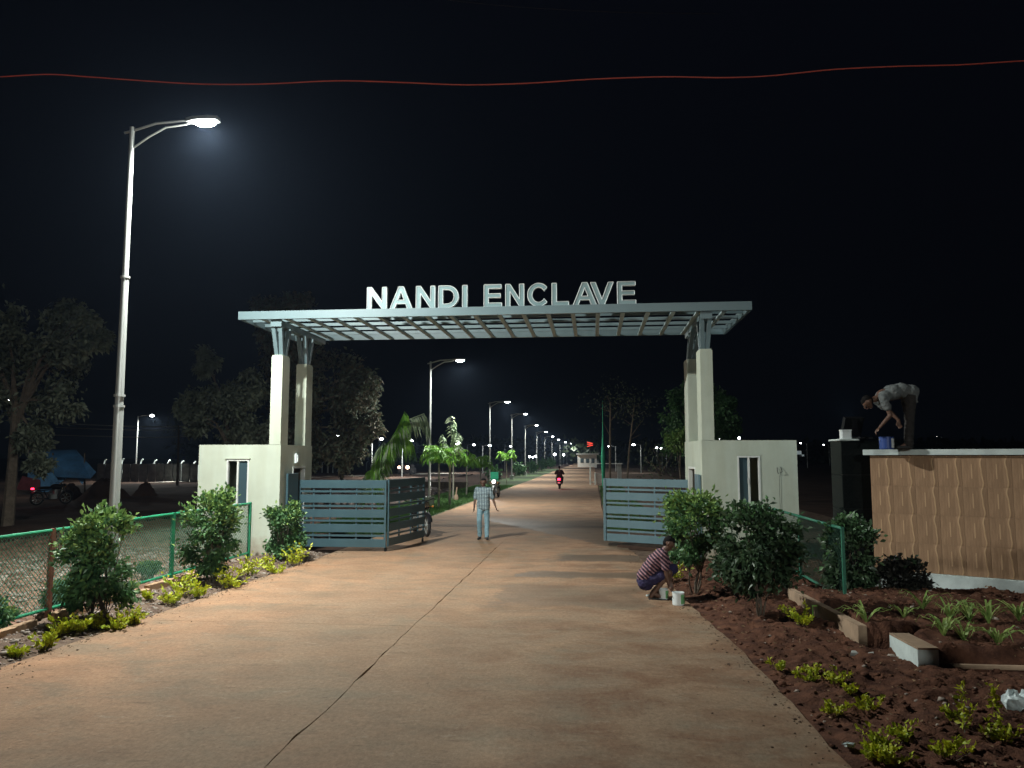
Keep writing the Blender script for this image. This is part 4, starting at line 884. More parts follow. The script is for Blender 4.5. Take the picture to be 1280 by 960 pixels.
tree_px(11, 630, 24, [(20,410,38),(70,395,30),(60,450,44),(100,430,30),(20,480,40),(75,500,30),(40,540,24),(5,440,40),(112,400,18),(-30,400,60),(-40,480,50),(50,575,16),(125,420,12)], 15000, .19, 1, 'large leafy tree at the left frame edge in front of the blue tarpaulin hut', m='leafN', tr=.20, trunk_top=4.0)
tree_px(345, 620, 33, [(350,395,26),(330,382,18),(372,378,20),(380,430,40),(345,450,34),(420,470,42),(440,500,34),(400,520,40),(360,500,40),(455,530,22),(430,560,26),(350,560,36),(450,480,26),(385,560,30),(335,410,14)], 26000, .22, 2, 'tall broad tree behind the left cabin and its pillars', m='leafN', m2='leafBr', share=.5, tr=.22, trunk_top=3.2)
tree_px(290, 610, 30, [(260,450,18),(258,490,26),(285,500,28),(300,540,32),(245,520,20),(320,480,24),(310,510,28),(275,560,20),(330,540,26),(232,505,12)], 13000, .21, 3, 'lower dark tree behind the left cabin roof, left of the pillars', m='leafN', tr=.15, trunk_top=2.6)
tree_px(872, 600, 45, [(850,500,16),(845,525,20),(870,500,24),(875,540,28),(895,520,24),(905,500,14),(905,545,20),(850,545,20),(862,485,12),(888,490,16),(915,530,10),(840,560,12)], 15000, .22, 4, 'rounded dark green tree behind the right pillars', m='leafA', tr=.18, trunk_top=2.2)
tree_px(850, 600, 40, [(850,550,12),(840,548,8),(856,540,8)], 1300, .20, 5, 'low lit patch of the round tree, put in as a brighter yellow green leaf mass', m='leafB', tr=.06, trunk_top=1.8)  # light on the round tree painted in as a separate brighter leaf mass
tree((3.6, -4.2, -.1), [(-5.2, 0, 4.3, 1.1), (-3.6, .2, 4.5, 1.25), (-1.9, 0, 4.5, 1.35), (0, 0, 4.6, 1.35), (1.8, .2, 4.6, 1.3), (3.4, 0, 4.6, 1.2), (-2.8, 0, 3.8, 1.0), (.9, 0, 3.8, 1.1)], 5200, .34, 9, 'unseen low tree added behind the camera to shade the right bed', m='leafA', tr=.16, trunk_top=2.6)  # unseen tree, added so its crown shades the right bed and near road
def bare_trunk(px, y0, y1, Y, lean, label, r=.07):
    a = at(px, y1, Y); a.z = -.1; H = at(px, y0, Y).z; t = tag(empty('tree', a), label, 'tree'); b = MB()
    b.tube([(0,0,0), (lean*.4, 0, H*.5), (lean, 0, H)], [r, r*.8, r*.5], 6)
    b.build('trunk', 'bark', t); b = MB(); rr = random.Random(int(px))
    for i in range(6):
        z = H*rr.uniform(.6, 1); b.tube([(lean*z/H, 0, z), (lean*z/H+rr.uniform(-.8, .8), rr.uniform(-.5, .5), z+rr.uniform(.2, 1.1))], [.025, .008], 4)
    b.build('branch', 'bark', t)
    rg = np.random.default_rng(int(px)); n = 350; P = np.stack([lean+rg.normal(0, .7, n), rg.normal(0, .6, n), H+rg.normal(0, .6, n)], -1)
    leaves('crown', P, rg.normal(0, 1, (n, 3)), .16, .07, 'leafD', rg, parent=t)
bare_trunk(762, 500, 597, 45, .1, 'thin straight tree trunk behind the green folded net', .09)
bare_trunk(782, 505, 600, 45, .55, 'thin leaning tree trunk right of the white gate', .07)
bare_trunk(222, 530, 598, 60, -.1, 'thin dark trunk left of the left cabin, before the far posts', .10)
bare_trunk(427, 560, 598, 55, .0, 'thin dark trunk above the left gate leaf', .14)
bare_trunk(820, 575, 600, 40, .3, 'small bare sapling in the dark field before the round tree', .03)
# palms
def frond(b, pts, n, L, rg, w=.03, up=0.0, droop=.8):
    """rachis through pts with leaflets hanging either side: returns arrays"""
    P = []; D = []; pts = [Vector(p) for p in pts]
    for i in range(n):
        s_ = (i+.5)/n*(len(pts)-1); k = min(int(s_), len(pts)-2); p = pts[k].lerp(pts[k+1], s_-k); t = (pts[k+1]-pts[k]).normalized()
        sd = t.cross(Vector((0, 0, 1))); sd = sd.normalized() if sd.length > .01 else Vector((1, 0, 0))
        for s2 in (-1, 1):
            P.append(tuple(p)); D.append(tuple(sd*s2*.8+t*.5+Vector((0, 0, -droop+up))+Vector(tuple(rg.normal(0, .12, 3)))))
    b.tube([tuple(p) for p in pts], [.03]+[.015]*(len(pts)-2)+[.006], 4)
    return P, D
def palm(px, yb, ycrown, Y, nf, L, seed, label, m='palm', tr=.05, updir=1.15, cat='palm'):
    rg = np.random.default_rng(500+seed); a = at(px, yb, Y); a.z = -.05; H = at(px, ycrown, Y).z
    t = tag(empty('young_palm', a), label, cat, 'young palms on the left roadside'); s_ = MB(); s_.tube([(0,0,0), (.03, 0, H*.5), (0, 0, H)], [tr, tr*.8, tr*.7], 6); s_.build('trunk', 'palebark', t)
    for i in range(nf):
        q = 2*pi*i/nf+rg.uniform(-.3, .3); r_ = MB(); up = rg.uniform(.35, 1.0)*updir
        c, s2 = cos(q), sin(q); pts = [(0,0,H), (c*L*.28, s2*L*.28, H+L*up*.75), (c*L*.55, s2*L*.55, H+L*up*.85), (c*L*.8, s2*L*.8, H+L*(up*.55-.15))]
        P, D = frond(r_, pts, 22, L, rg, droop=.25); r0 = r_.build('frond', m, t)
        leaves('leaflets', np.array(P), np.array(D), L*.34, .06, m, rg, parent=r0, fold=.1, droop=.3)
palm(548, 640, 578, 34, 10, .95, 1, 'bright green young palm left of the walking man, nearest the first road lamp')
palm(566, 625, 575, 40, 7, 1.0, 2, 'dull young palm just behind the bright one')
palm(583, 615, 582, 45, 7, .95, 3, 'third young palm from the left on the roadside', m='palm')
palm(600, 610, 584, 52, 8, 1.1, 4, 'fourth young palm, above the walking man')
palm(633, 600, 575, 62, 7, 1.0, 5, 'young palm between the second and third road lamps')
# tall spindly palm with upright pale fronds
rg = np.random.default_rng(77); a = gp(562, 632); t = tag(empty('young_palm', a), 'tall palm with upright whitish lit fronds behind the bright young palm', 'palm', 'young palms on the left roadside')
H = at(560, 575, a.y).z; s_ = MB(); s_.tube([(0,0,-.05), (0,0,H)], [.06, .05], 6); s_.build('trunk', 'palebark', t)
for (tx, ty) in ((564,520),(571,540),(553,543),(574,556),(568,528)):
    p = at(tx, ty, a.y)-a; r_ = MB(); pts = [(0,0,H), (p.x*.4+rg.uniform(-.1,.1), rg.uniform(-.2,.2), H+(p.z-H)*.55), (p.x, rg.uniform(-.3,.3), p.z)]
    P, D = frond(r_, pts, 26, 1, rg); r0 = r_.build('frond', 'palmpale', t); leaves('leaflets', np.array(P), np.array(D), .30, .06, 'palmpale', rg, parent=r0, fold=.1, droop=.3)
# big arched fronds above the left gate
a = gp(462, 640); a = at(463, 620, 24); a.z = -.05
t = tag(empty('arched_palm', a), 'large palm with long fronds arching right above the left gate leaf', 'palm')
for path, mm in (([(463,618),(468,590),(482,562),(497,535),(506,514)], 'palm'), ([(463,618),(470,585),(490,548),(512,524),(530,517),(536,530)], 'palmpale'), ([(463,618),(466,585),(478,560),(495,545),(512,548)], 'palm'), ([(463,618),(463,590),(470,570),(480,552)], 'palmpale')):
    r_ = MB(); pts = [at(x, y, 24+rg.uniform(-.15, .15)+i*.06)-a for i, (x, y) in enumerate(path)]
    P, D = frond(r_, pts, 120, 1, rg, droop=1.1); P = np.array(P); D = np.array(D)
    k = P[:, 2] > 1.1; r0 = r_.build('frond', mm, t); leaves('leaflets', P[k], D[k], .50, .045, mm, rg, parent=r0, fold=.1, droop=.5)

# roadside shrubs / hedge between road lamps
for i, (x, y, w, l_) in enumerate([(616,597,14,'left of the second road lamp'),(648,591,12,'between the third and fourth road lamps'),(664,588,11,'between the fourth and fifth road lamps'),(677,585,10,'between the fifth and sixth road lamps'),(688,583,9,'behind the sixth road lamp'),(745,577,10,'left of the white gate at the far end')]):
    g_ = gp(x, y+3); hh = at(x, y-10, g_.y).z
    tree((g_.x, g_.y, -.05), [(0,0,hh*.7,w/2/FPX*g_.y*1.4), (.3,0,hh*.55,w/2/FPX*g_.y)], 500, .35, 20+i, 'small round roadside tree '+l_, m='leafB' if i == 5 else 'leafA', tr=.05, trunk_top=hh*.35)

# ------------------------------------------------------------------ far things on the left
def prop(name, mbs, loc, label, cat, group=None):
    t = tag(empty(name, loc), label, cat, group)
    for (n_, mb, m_) in mbs: mb.build(n_, m_, t)
    return t
# tarpaulin hut
a = gp(70, 616); Y = a.y
def L3(px, py, dy=0.0): p = at(px, py, Y+dy); return p-Vector((a.x, Y, -.1))
def slabpoly(pts, th=.03):
    """thick sheet from a polygon in 3D"""
    pts = [Vector(p) for p in pts]; nrm = (pts[1]-pts[0]).cross(pts[2]-pts[0]).normalized()*th; n = len(pts); b = MB()
    b.add([p for p in pts]+[p+nrm for p in pts], [tuple(range(n-1, -1, -1)), tuple(range(n, 2*n))]+[(i, (i+1) % n, n+(i+1) % n, n+i) for i in range(n)]); return b
hut = tag(empty('tarpaulin_hut', (a.x, Y, -.1)), 'low hut covered by a sagging dark blue tarpaulin behind the left tree', 'hut')
slabpoly([L3(36,563,2), L3(95,562,2), L3(120,590,0), L3(113,598,0), L3(70,596,0), L3(56,577,0), L3(36,566,1)]).build('tarpaulin', 'tarp', hut)
slabpoly([L3(38,564,1.9), L3(62,578,0), L3(66,590,.1), L3(34,584,1)]).build('tarpaulin', 'tarp', hut)
slabpoly([L3(35,580,.5), L3(66,592,.15), L3(83,598,.15), L3(60,615,.3), L3(50,615,.3), L3(34,606,.5)]).build('side_sheet', 'tarppale', hut)
slabpoly([L3(96,597,.2), L3(106,597,.2), L3(103,606,.2)]).build('hanging_flap', 'tarppale', hut)
slabpoly([L3(28,595,.4), L3(50,600,.25), L3(50,614,.25), L3(20,612,.4)]).build('red_sheet', 'redcloth', hut)
b = MB()
for px in (36, 66, 106): b.tube([L3(px, 566, 1), L3(px, 616, 1)], .05, 6)
b.build('pole', 'bark', hut)
# dirt mounds
def mound(px, yb, ytop, wpx, seed, label):
    g_ = gp(px, yb); H = at(px, ytop, g_.y).z+.1; r = wpx/2/FPX*g_.y; b = MB(); nu, nv = 40, 12; rr = random.Random(seed)
    vs = [(0, 0, H)]; 
    for i in range(1, nv+1):
        for j_ in range(nu):
            q = 2*pi*j_/nu; s_ = i/nv; k = r*s_*(1+.12*sin(q*3+seed)+.06*sin(q*7+seed*2)); z = H*(cos(s_*pi)*.5+.5)*(1+rr.uniform(-.1, .1)); vs.append((cos(q)*k+rr.uniform(-.04, .04), sin(q)*k*.7, z))
    fs = [(0, 1+j_, 1+(j_+1) % nu) for j_ in range(nu)]
    for i in range(nv-1):
        for j_ in range(nu): fs.append((1+i*nu+j_, 1+(i+1)*nu+j_, 1+(i+1)*nu+(j_+1) % nu, 1+i*nu+(j_+1) % nu))
    b.add(vs, fs); o = b.build('earth_mound', 'field', None, smooth=True, loc=(g_.x, g_.y, -.15)); tag(o, label, 'mound', 'heaps of earth on the field')
mound(130, 622, 598, 90, 1, 'large heap of dark earth left of the near lamp pole'); mound(88, 622, 604, 50, 2, 'smaller heap of earth in front of the tarpaulin hut'); mound(182, 621, 602, 46, 3, 'heap of rubble earth right of the near lamp pole')
# concrete posts with bent tops and boundary wall
def bent_post(px, yb, ytop, label, w=None):
    g_ = gp(px, yb, -.1); H = at(px, ytop, g_.y).z+.1; b = MB(); s_ = .075
    b.tube([(0,0,0), (0,0,H*.82), (.10,-.03,H*.93), (.28,-.06,H)], [s_*1.3, s_*1.2, s_*1.1, s_], 4)
    o = b.build('fence_post', 'whitecon', None, loc=g_); tag(o, label, 'post', 'concrete posts with bent tops along the far boundary')
names2 = ['leftmost, beside the end of the hut', 'just left of the near lamp pole', 'first right of the near lamp pole', 'just right of the lone side lamp', 'third right of the near pole', 'fourth right of the near pole', 'fifth, just left of the cabin', 'touching the left edge of the cabin']
for (px, yt), l_ in zip([(129,574),(151,573),(175,574),(192,575),(209,575),(226,576),(241,577),(248,578)], names2): bent_post(px, 601, yt, 'pale concrete post with bent top, '+l_)
for (px, yt, yb), l_ in zip([(402.5,577,591),(409.5,577,591),(416,578,591),(422,578.5,590),(458,577,588),(396,578,590)], ['first right of the cabin doorway', 'at the foot of the pale lamp pole', 'right of the pale lamp pole', 'fourth right of the cabin', 'just left of the arched palm', 'nearest to the cabin wall']): bent_post(px, yb, yt, 'small far concrete post with bent top, '+l_)
p0, p1 = gp(112, 603, -.1), gp(262, 603, -.1)
bw = MB(); n = 14
M['rubblew'] = mat('weathered_precast', (0.13, 0.135, 0.13), 0.95, var=0.35, scale=1.5)
bwt = tag(empty('boundary_wall', p0), 'grey precast boundary wall behind the bent posts at left', 'wall')
for i in range(n):
    u, v = p0.lerp(p1, i/n)-p0, p0.lerp(p1, (i+.97)/n)-p0; q = MB(); q.box(u.x, v.x, u.y+1.0, u.y+1.06, 0, 1.7); q.build('wall_panel', 'rubblew', bwt)
# overhead wires
def wire(name, pts, r, m, label, smooth=True):
    c = []; P = [Vector(p) for p in pts]
    for i in range(len(P)-1):
        q0, q1, q2, q3 = P[max(i-1, 0)], P[i], P[i+1], P[min(i+2, len(P)-1)]
        for k in range(6):
            t_ = k/6; c.append(.5*((2*q1)+(-q0+q2)*t_+(2*q0-5*q1+4*q2-q3)*t_**2+(-q0+3*q1-3*q2+q3)*t_**3))
    c.append(P[-1]); b = MB(); b.tube(c, r, 6); o = b.build(name, m, None, smooth=True); tag(o, label, 'wire'); return o
wire('overhead_wire', [at(x, y, 9) for x, y in ((-120,104),(-40,97),(0,96),(60,93),(110,96),(180,101),(250,105),(330,105),(420,101),(500,103),(580,106),(660,104),(740,99),(830,96),(900,97),(960,95),(1040,87),(1120,83),(1200,81),(1280,76),(1400,70))], .0075, 'redwire', 'thin red wire sagging across the top of the view')
wire('overhead_wire', [at(x, y, 16) for x, y in ((500,-8),(560,0),(640,8),(720,13),(800,16),(900,17))], .006, 'black', 'faint dark wire near the top edge above the sign')
for i, (ya, yb2, l_) in enumerate(((531, 533, 'upper'), (536, 537, 'middle'), (545, 546, 'lowest and brightest'))):
    wire('power_line', [at(x, y, 62) for x, y in ((70-30*(i == 2), ya-2), (115, ya), (150, (ya+yb2)/2+.5), (200, yb2+.5), (260, yb2-2))], .035, 'galv', 'pale power line behind the near lamp pole, %s of three' % l_)
# red tail light and warm headlight vehicles far away
def bike(loc, rz, label, m_body='black', rider=None, lit=None, tail=None, cat='motorcycle'):
    t = tag(empty('motorcycle', loc, rz), label, cat)
    def wheel(x):
        w = MB(); n = 28; rr, r = .27, .045
        for i in range(n):
            for k in range(8): pass
        vs = []; fs = []
        for i in range(n):
            for k in range(8):
                q = 2*pi*i/n; s_ = 2*pi*k/8; vs.append((x+(rr+r*cos(s_))*cos(q), r*sin(s_), .315+(rr+r*cos(s_))*sin(q)))
                fs.append((i*8+k, ((i+1) % n)*8+k, ((i+1) % n)*8+(k+1) % 8, i*8+(k+1) % 8))
        w.add(vs, fs); wo = w.build('wheel', 'rubber', t, smooth=True); s2 = MB()
        for i in range(6): q = pi*i/3+.3; s2.tube([(x+.03*cos(q), 0, .315+.03*sin(q)), (x+.235*cos(q), 0, .315+.235*sin(q))], .014, 5)
        s2.tube([(x, -.06, .315), (x, .06, .315)], .05, 10); 
        for i in range(20): q0, q1 = 2*pi*i/20, 2*pi*(i+1)/20; s2.tube([(x+.235*cos(q0), 0, .315+.235*sin(q0)), (x+.235*cos(q1), 0, .315+.235*sin(q1))], .016, 4, cap=False)
        s2.build('rim', 'galv', wo)
    wheel(.64); wheel(-.64)
    f_ = MB()
    for sy in (-.09, .09): f_.tube([(.64, sy, .315), (.50, sy, .72), (.44, sy, .98)], .022, 7)
    f_.build('front_fork', 'chrome', t, smooth=True)
    h = MB(); h.tube([(.30,-.36,1.02), (.36,-.25,1.05), (.43,-.08,1.0), (.43,.08,1.0), (.36,.25,1.05), (.30,.36,1.02)], .014, 6); h.build('handlebar', 'black', t, smooth=True)
    for sy in (-1, 1):
        g2 = MB(); g2.tube([(.36, sy*.25, 1.05), (.38, sy*.30, 1.17)], .006, 4); g2.ball((.38, sy*.32, 1.20), .06, 8, 6, sc=(.35, 1, .7)); g2.build('mirror', 'black', t, smooth=True)
    tk = MB(); tk.ball((.18, 0, .84), .25, 14, 9, sc=(1.15, .62, .58)); tk.build('fuel_tank', m_body, t, smooth=True)
    se = MB(); se.ball((-.32, 0, .80), .3, 12, 7, sc=(1.25, .42, .25)); se.build('seat', 'rubber', t, smooth=True)
    en = MB(); en.box(-.12, .2, -.13, .13, .28, .52, b=.03); en.tube([(.12, 0, .5), (.18, 0, .72)], .1, 10); 
    for z in (.54, .58, .62, .66): en.tube([(.13, 0, z), (.135, 0, z+.015)], .13, 10)
    en.build('engine', 'galv', t)
    ex = MB(); ex.tube([(.2, -.1, .45), (.22, -.16, .28), (0, -.17, .24), (-.35, -.18, .28), (-.75, -.18, .36)], [.02, .02, .02, .045, .04], 8); ex.build('exhaust', 'chrome', t, smooth=True)
    fr = MB(); fr.tube([(.44, 0, .95), (.05, 0, .72), (-.35, 0, .68), (-.75, 0, .72)], .025, 6); fr.tube([(.44, 0, .85), (.25, 0, .35), (-.15, 0, .28), (-.35, 0, .66)], .022, 6); fr.tube([(-.15, .1, .32), (-.64, .1, .315)], .02, 6); fr.tube([(-.15, -.1, .32), (-.64, -.1, .315)], .02, 6); fr.build('frame', 'black', t, smooth=True)
    md = MB()
    for x, a0, a1 in ((.64, 20, 130), (-.64, 50, 150)):
        vs = []; fs = []; n = 10
        for i in range(n+1):
            q = radians(a0+(a1-a0)*i/n)
            for y, dz in ((-.07, -.02), (-.035, .01), (.035, .01), (.07, -.02)): vs.append((x+(.36+dz)*cos(q), y, .315+(.36+dz)*sin(q)))
        for i in range(n):
            for k in range(3): fs.append((4*i+k, 4*i+k+1, 4*i+k+5, 4*i+k+4))
        md.add(vs, fs)
    md.build('mudguard', m_body, t, smooth=True)
    hl = MB(); hl.ball((.52, 0, .90), .10, 12, 8, sc=(.8, 1, 1)); hl.build('headlamp_shell', m_body, t, smooth=True)
    ls = MB(); ls.tube([(.595, 0, .90), (.612, 0, .90)], [.085, .07], 14); ls.build('headlight', lit or 'chrome', t)
    tl = MB(); tl.box(-.90, -.80, -.06, .06, .74, .81, b=.01); tl.build('tail_light', tail or 'redcloth', t)
    ind = MB()
    for sy in (-1, 1): ind.tube([(.50, sy*.1, .84), (.50, sy*.19, .84)], .008, 4); ind.ball((.50, sy*.21, .84), .03, 7, 5)
    ind.build('indicator', 'warmplastic', t)
    return t
M['warmplastic'] = mat('orange_plastic', (0.6, 0.22, 0.04), 0.4)
g_ = gp(527, 668); b1 = bike((-4.98, 22.2, 0), radians(-62), 'black motorcycle parked behind the end of the left gate leaf')
g_ = gp(620, 622); b2 = bike((g_.x, g_.y, 0), radians(-95), 'motorcycle with its white headlight on, at the left edge of the road', m_body='galv', lit='headlight')
li = bpy.data.lights.new('headlight_beam', 'SPOT'); li.energy = 250; li.spot_size = radians(50); li.spot_blend = .8; li.color = (1, .95, .95); li.shadow_soft_size = .06
lo = bpy.data.objects.new('headlight_beam', li); link(lo, b2); lo.location = (.66, 0, .9); lo.rotation_euler = (0, radians(-80), 0)
a = gp(504, 594, -.1); p = at(504, 580, a.y)
v = tag(empty('car', (a.x, a.y, -.1)), 'far vehicle with a warm glowing headlight on the side street', 'car'); b = MB(); b.box(-.8, .8, .1, 4, .3, .9, b=.1); b.box(-.7, .7, 1.2, 3.3, .9, 1.4, b=.15); b.build('body', 'black', v)
for sx in (-.55, .55): b = MB(); b.ball((sx, .02, 1.0), .20 if sx > 0 else .16, 8, 6); b.build('headlight', 'warmlight', v)
for sx in (-.75, .75):
    for yy in (.9, 3.1): b = MB(); b.tube([(sx-.1, yy, .3), (sx+.1, yy, .3)], .3, 12); b.build('wheel', 'rubber', v)
b3 = bike(gp(64, 631), radians(60), 'dark parked motorcycle with a small red light near the tarpaulin hut', tail='redlight')

# ------------------------------------------------------------------ people: continuous skinned bodies from tapered limbs
def capsules(segs, voxel, name, m, parent, smooth_it=2):
    b = MB()
    for s_ in segs:
        if len(s_) == 3 and not hasattr(s_[1], '__len__'): b.ball(s_[0], s_[1], 14, 10, sc=s_[2]); continue
        p, q, r0, r1 = s_[:4]; p = Vector(p); q = Vector(q); fl = s_[4] if len(s_) > 4 else 1.0
        n = 5; b.tube([p.lerp(q, i/n) for i in range(n+1)], [r0+(r1-r0)*i/n for i in range(n+1)], 12, flat=fl); b.ball(p, r0, 12, 8, sc=(1, fl if False else 1, 1)) if fl == 1.0 else None
        if fl == 1.0: b.ball(q, r1, 12, 8)
    me = b.mesh(name, m); tmp = bpy.data.objects.new('tmp', me); COL.objects.link(tmp)
    md = tmp.modifiers.new('r', 'REMESH'); md.mode = 'VOXEL'; md.voxel_size = voxel; md.use_smooth_shade = True
    sm = tmp.modifiers.new('s', 'SMOOTH'); sm.iterations = smooth_it; sm.factor = .5
    dg = bpy.context.evaluated_depsgraph_get(); dg.update(); em = bpy.data.meshes.new_from_object(tmp.evaluated_get(dg)); em.name = name
    if not em.materials: em.materials.append(M[m])
    if name in ('shirt', 'jeans', 'trousers', 'shorts', 'jacket'):
        from mathutils import noise as mn
        em.update(); nm = [v.normal.copy() for v in em.vertices]
        for v, nr in zip(em.vertices, nm):
            q = mn.noise(Vector((v.co.x*13, v.co.y*13, v.co.z*24)))+.5*mn.noise(Vector((v.co.x*30+7, v.co.y*30, v.co.z*40)))
            v.co += nr*(.006-.013*(1-abs(q)*2.2 if abs(q) < .45 else 0))
    bpy.data.objects.remove(tmp); o = inst(name, em, parent)
    em.polygons.foreach_set('use_smooth', [True]*len(em.polygons)); return o
def hand(w, d, pn, curl=.5, s=1.0, th=1):
    """palm and five bent fingers from wrist w along d; pn = across-palm direction"""
    w = Vector(w); d = Vector(d).normalized(); pn = Vector(pn); pn = (pn-d*pn.dot(d)).normalized(); nn = d.cross(pn)*th; S_ = []
    pc = w+d*.05*s
    for k in (-1, 0, 1): S_.append((w+pn*k*.014*s, w+d*.085*s+pn*k*.024*s, .014*s, .012*s))
    for i, (o_, L) in enumerate(((-.032, .066), (-.011, .078), (.011, .072), (.031, .055))):
        b0 = w+d*.085*s+pn*o_*s; c1 = curl*(.7+.12*i); dd = (d*cos(c1)+nn*sin(c1)); m_ = b0+dd*L*.5*s; d2 = d*cos(c1*2)+nn*sin(c1*2)
        S_.append((b0, m_, .0095*s, .0088*s)); S_.append((m_, m_+d2*L*.5*s, .0088*s, .0075*s))
    b0 = w+d*.03*s-pn*.02*s; m_ = b0-pn*.035*s+d*.03*s+nn*.01*s; S_ += [(b0, m_, .012*s, .010*s), (m_, m_+d*.03*s+nn*.012*s, .010*s, .008*s)]
    return S_
def head(c, fwd, up, s=1.0):
    """skull, jaw, nose, ears, brow and lips as overlapping volumes (fused by remesh)"""
    c = Vector(c); f_ = Vector(fwd).normalized(); u = Vector(up); u = (u-f_*u.dot(f_)).normalized(); r_ = f_.cross(u)
    P = lambda a, b_, d: tuple(c+f_*a*s+r_*b_*s+u*d*s)
    return [(P(-.012, 0, .025), P(.01, 0, .02), .083*s, .080*s), (P(.015, 0, -.02), P(.03, 0, -.075), .062*s, .038*s), (P(.02, -.03, -.01), P(.03, -.02, -.065), .045*s, .028*s), (P(.02, .03, -.01), P(.03, .02, -.065), .045*s, .028*s),
            (P(.085, 0, .012), P(.104, 0, -.022), .009*s, .015*s), (P(.085, 0, -.058), P(.088, 0, -.06), .014*s, .014*s), (P(.079, -.028, .018), P(.079, .028, .018), .013*s, .013*s),
            (P(-.005, .082, .012), P(-.005, .084, -.02), .014*s, .010*s), (P(-.005, -.082, .012), P(-.005, -.084, -.02), .014*s, .010*s)]
def face_bits(c, fwd, up, parent, s=1.0):
    c = Vector(c); f_ = Vector(fwd).normalized(); u = Vector(up); u = (u-f_*u.dot(f_)).normalized(); r_ = f_.cross(u)
    for sg in (-1, 1):
        b = MB(); p = c+f_*.083*s+r_*sg*.031*s-u*.002*s; b.ball(p, .011*s, 8, 6); b.build('eye', 'eyew', parent, smooth=True)
    b = MB(); b.tube([c+f_*.098*s-r_*.022*s-u*.058*s, c+f_*.103*s-u*.056*s, c+f_*.098*s+r_*.022*s-u*.058*s], .006*s, 5); b.build('mouth', 'lips', parent, smooth=True)
M['eyew'] = mat('eye', (0.10, 0.09, 0.08), 0.3); M['lips'] = mat('lips', (0.13, 0.05, 0.04), 0.5)
def hair(c, fwd, up, parent, s=1.0):
    c = Vector(c); f_ = Vector(fwd).normalized(); u = Vector(up); u = (u-f_*u.dot(f_)).normalized()
    capsules([(tuple(c-f_*.022*s+u*.045*s), tuple(c+f_*.012*s+u*.052*s), .082*s, .070*s), (tuple(c-f_*.04*s+u*.0*s), tuple(c-f_*.03*s+u*.04*s), .066*s, .078*s)], .010, 'hair', 'hair', parent)

# walking man, towards the camera
wm = tag(empty('person', (-3.01, 21.2, 0), radians(2)), 'man walking towards the camera in a checked shirt and light blue jeans', 'person')
F_ = (0.02, -1, 0.02); U_ = (0, 0, 1)
hc = (0, -.02, 1.545)
shL, shR = (-.175, 0, 1.355), (.175, 0, 1.355); elL, elR = (-.232, .0, 1.09), (.262, .02, 1.10); wrL, wrR = (-.245, -.06, .875), (.34, -.03, .89)
body = head(hc, F_, U_) + [((0, 0, 1.38), (0, -.01, 1.48), .055, .052), ((0, 0, 1.33), (0, 0, 1.05), .08, .08), (shL, elL, .045, .036), (shR, elR, .045, .036), (elL, wrL, .036, .025), (elR, wrR, .036, .025)]
body += hand(wrL, (0, -.12, -1), (0, 1, 0), .5, th=-1) + hand(wrR, (.35, -.1, -1), (0, 1, 0), .4)
hipL, hipR = (-.085, 0, .90), (.085, 0, .90); knL, knR = (-.10, -.09, .49), (.10, .01, .48); anL, anR = (-.10, .03, .10), (.105, -.05, .08)
body += [(hipL, knL, .07, .05), (hipR, knR, .07, .05), (knL, anL, .05, .034), (knR, anR, .05, .034), ((0, 0, 1.0), (0, 0, .92), .11, .11)]
body += [((-.10, .03, .05), (-.115, -.13, .035), .034, .026), ((.105, -.05, .045), (.13, -.20, .035), .034, .026)]
capsules(body, .0085, 'body', 'skin', wm, 1); face_bits(hc, F_, U_, wm); hair(hc, F_, U_, wm)
capsules([((-.11, 0, 1.34), (.11, 0, 1.34), .078, .078), ((-.075, 0, 1.25), (.075, 0, 1.25), .115, .115), ((-.07, 0, 1.17), (.07, 0, 1.17), .114, .114), ((-.06, 0, 1.08), (.06, 0, 1.08), .114, .114), ((-.065, 0, 1.0), (.065, 0, 1.0), .118, .118), ((-.065, 0, .93), (.065, 0, .93), .125, .125), ((-.07, 0, .86), (.07, 0, .86), .118, .118), (shL, (-.222, 0, 1.13), .070, .064), (shR, (.247, .01, 1.14), .070, .064), ((0, 0, 1.36), (0, 0, 1.42), .08, .062)], .014, 'shirt', 'check', wm)
capsules([(hipL, knL, .098, .070), (hipR, knR, .098, .070), (knL, anL, .068, .062), (knR, anR, .068, .062), ((-.05, 0, .92), (.05, 0, .92), .115, .115)], .013, 'jeans', 'jeans', wm)
capsules([((-.10, .045, .035), (-.118, -.14, .025), .042, .036)], .010, 'shoe', 'blackshoe', wm); capsules([((.105, -.03, .035), (.135, -.21, .025), .042, .036)], .010, 'shoe', 'blackshoe', wm)

# crouching man with paint tins (faces +X)
cm = tag(empty('person', (0.86, 12.75, 0)), 'man squatting on the road edge in a striped shirt, reaching into a paint tin', 'person')
F_ = (.85, -.12, -.45); U_ = (.45, 0, .9); hc = (.345, .0, .855)
sh = [(.235, -.16, .70), (.26, .16, .70)]; el = [(.27, -.20, .45), (.36, .17, .45)]; wr = [(.315, -.20, .245), (.36, -.02, .26)]
hp_ = [(-.02, -.09, .27), (-.02, .09, .27)]; kn = [(.33, -.15, .42), (.42, .15, .44)]; an = [(.07, -.13, .09), (.10, .13, .09)]
body = head(hc, F_, U_)+[((.25, 0, .72), (.31, 0, .80), .055, .052), ((0, 0, .34), (.22, 0, .66), .115, .11)]
for i in (0, 1):
    body += [(sh[i], el[i], .045, .036), (el[i], wr[i], .036, .025), (hp_[i], kn[i], .075, .052), (kn[i], an[i], .050, .033), (an[i], (an[i][0]+.14, an[i][1], .035), .036, .026), ((an[i][0]-.03, an[i][1], .045), an[i], .034, .034)]
body += hand(wr[0], (.25, 0, -1), (0, 1, 0), .6, th=1) + hand(wr[1], (.1, -.3, -1), (1, 0, 0), .6)
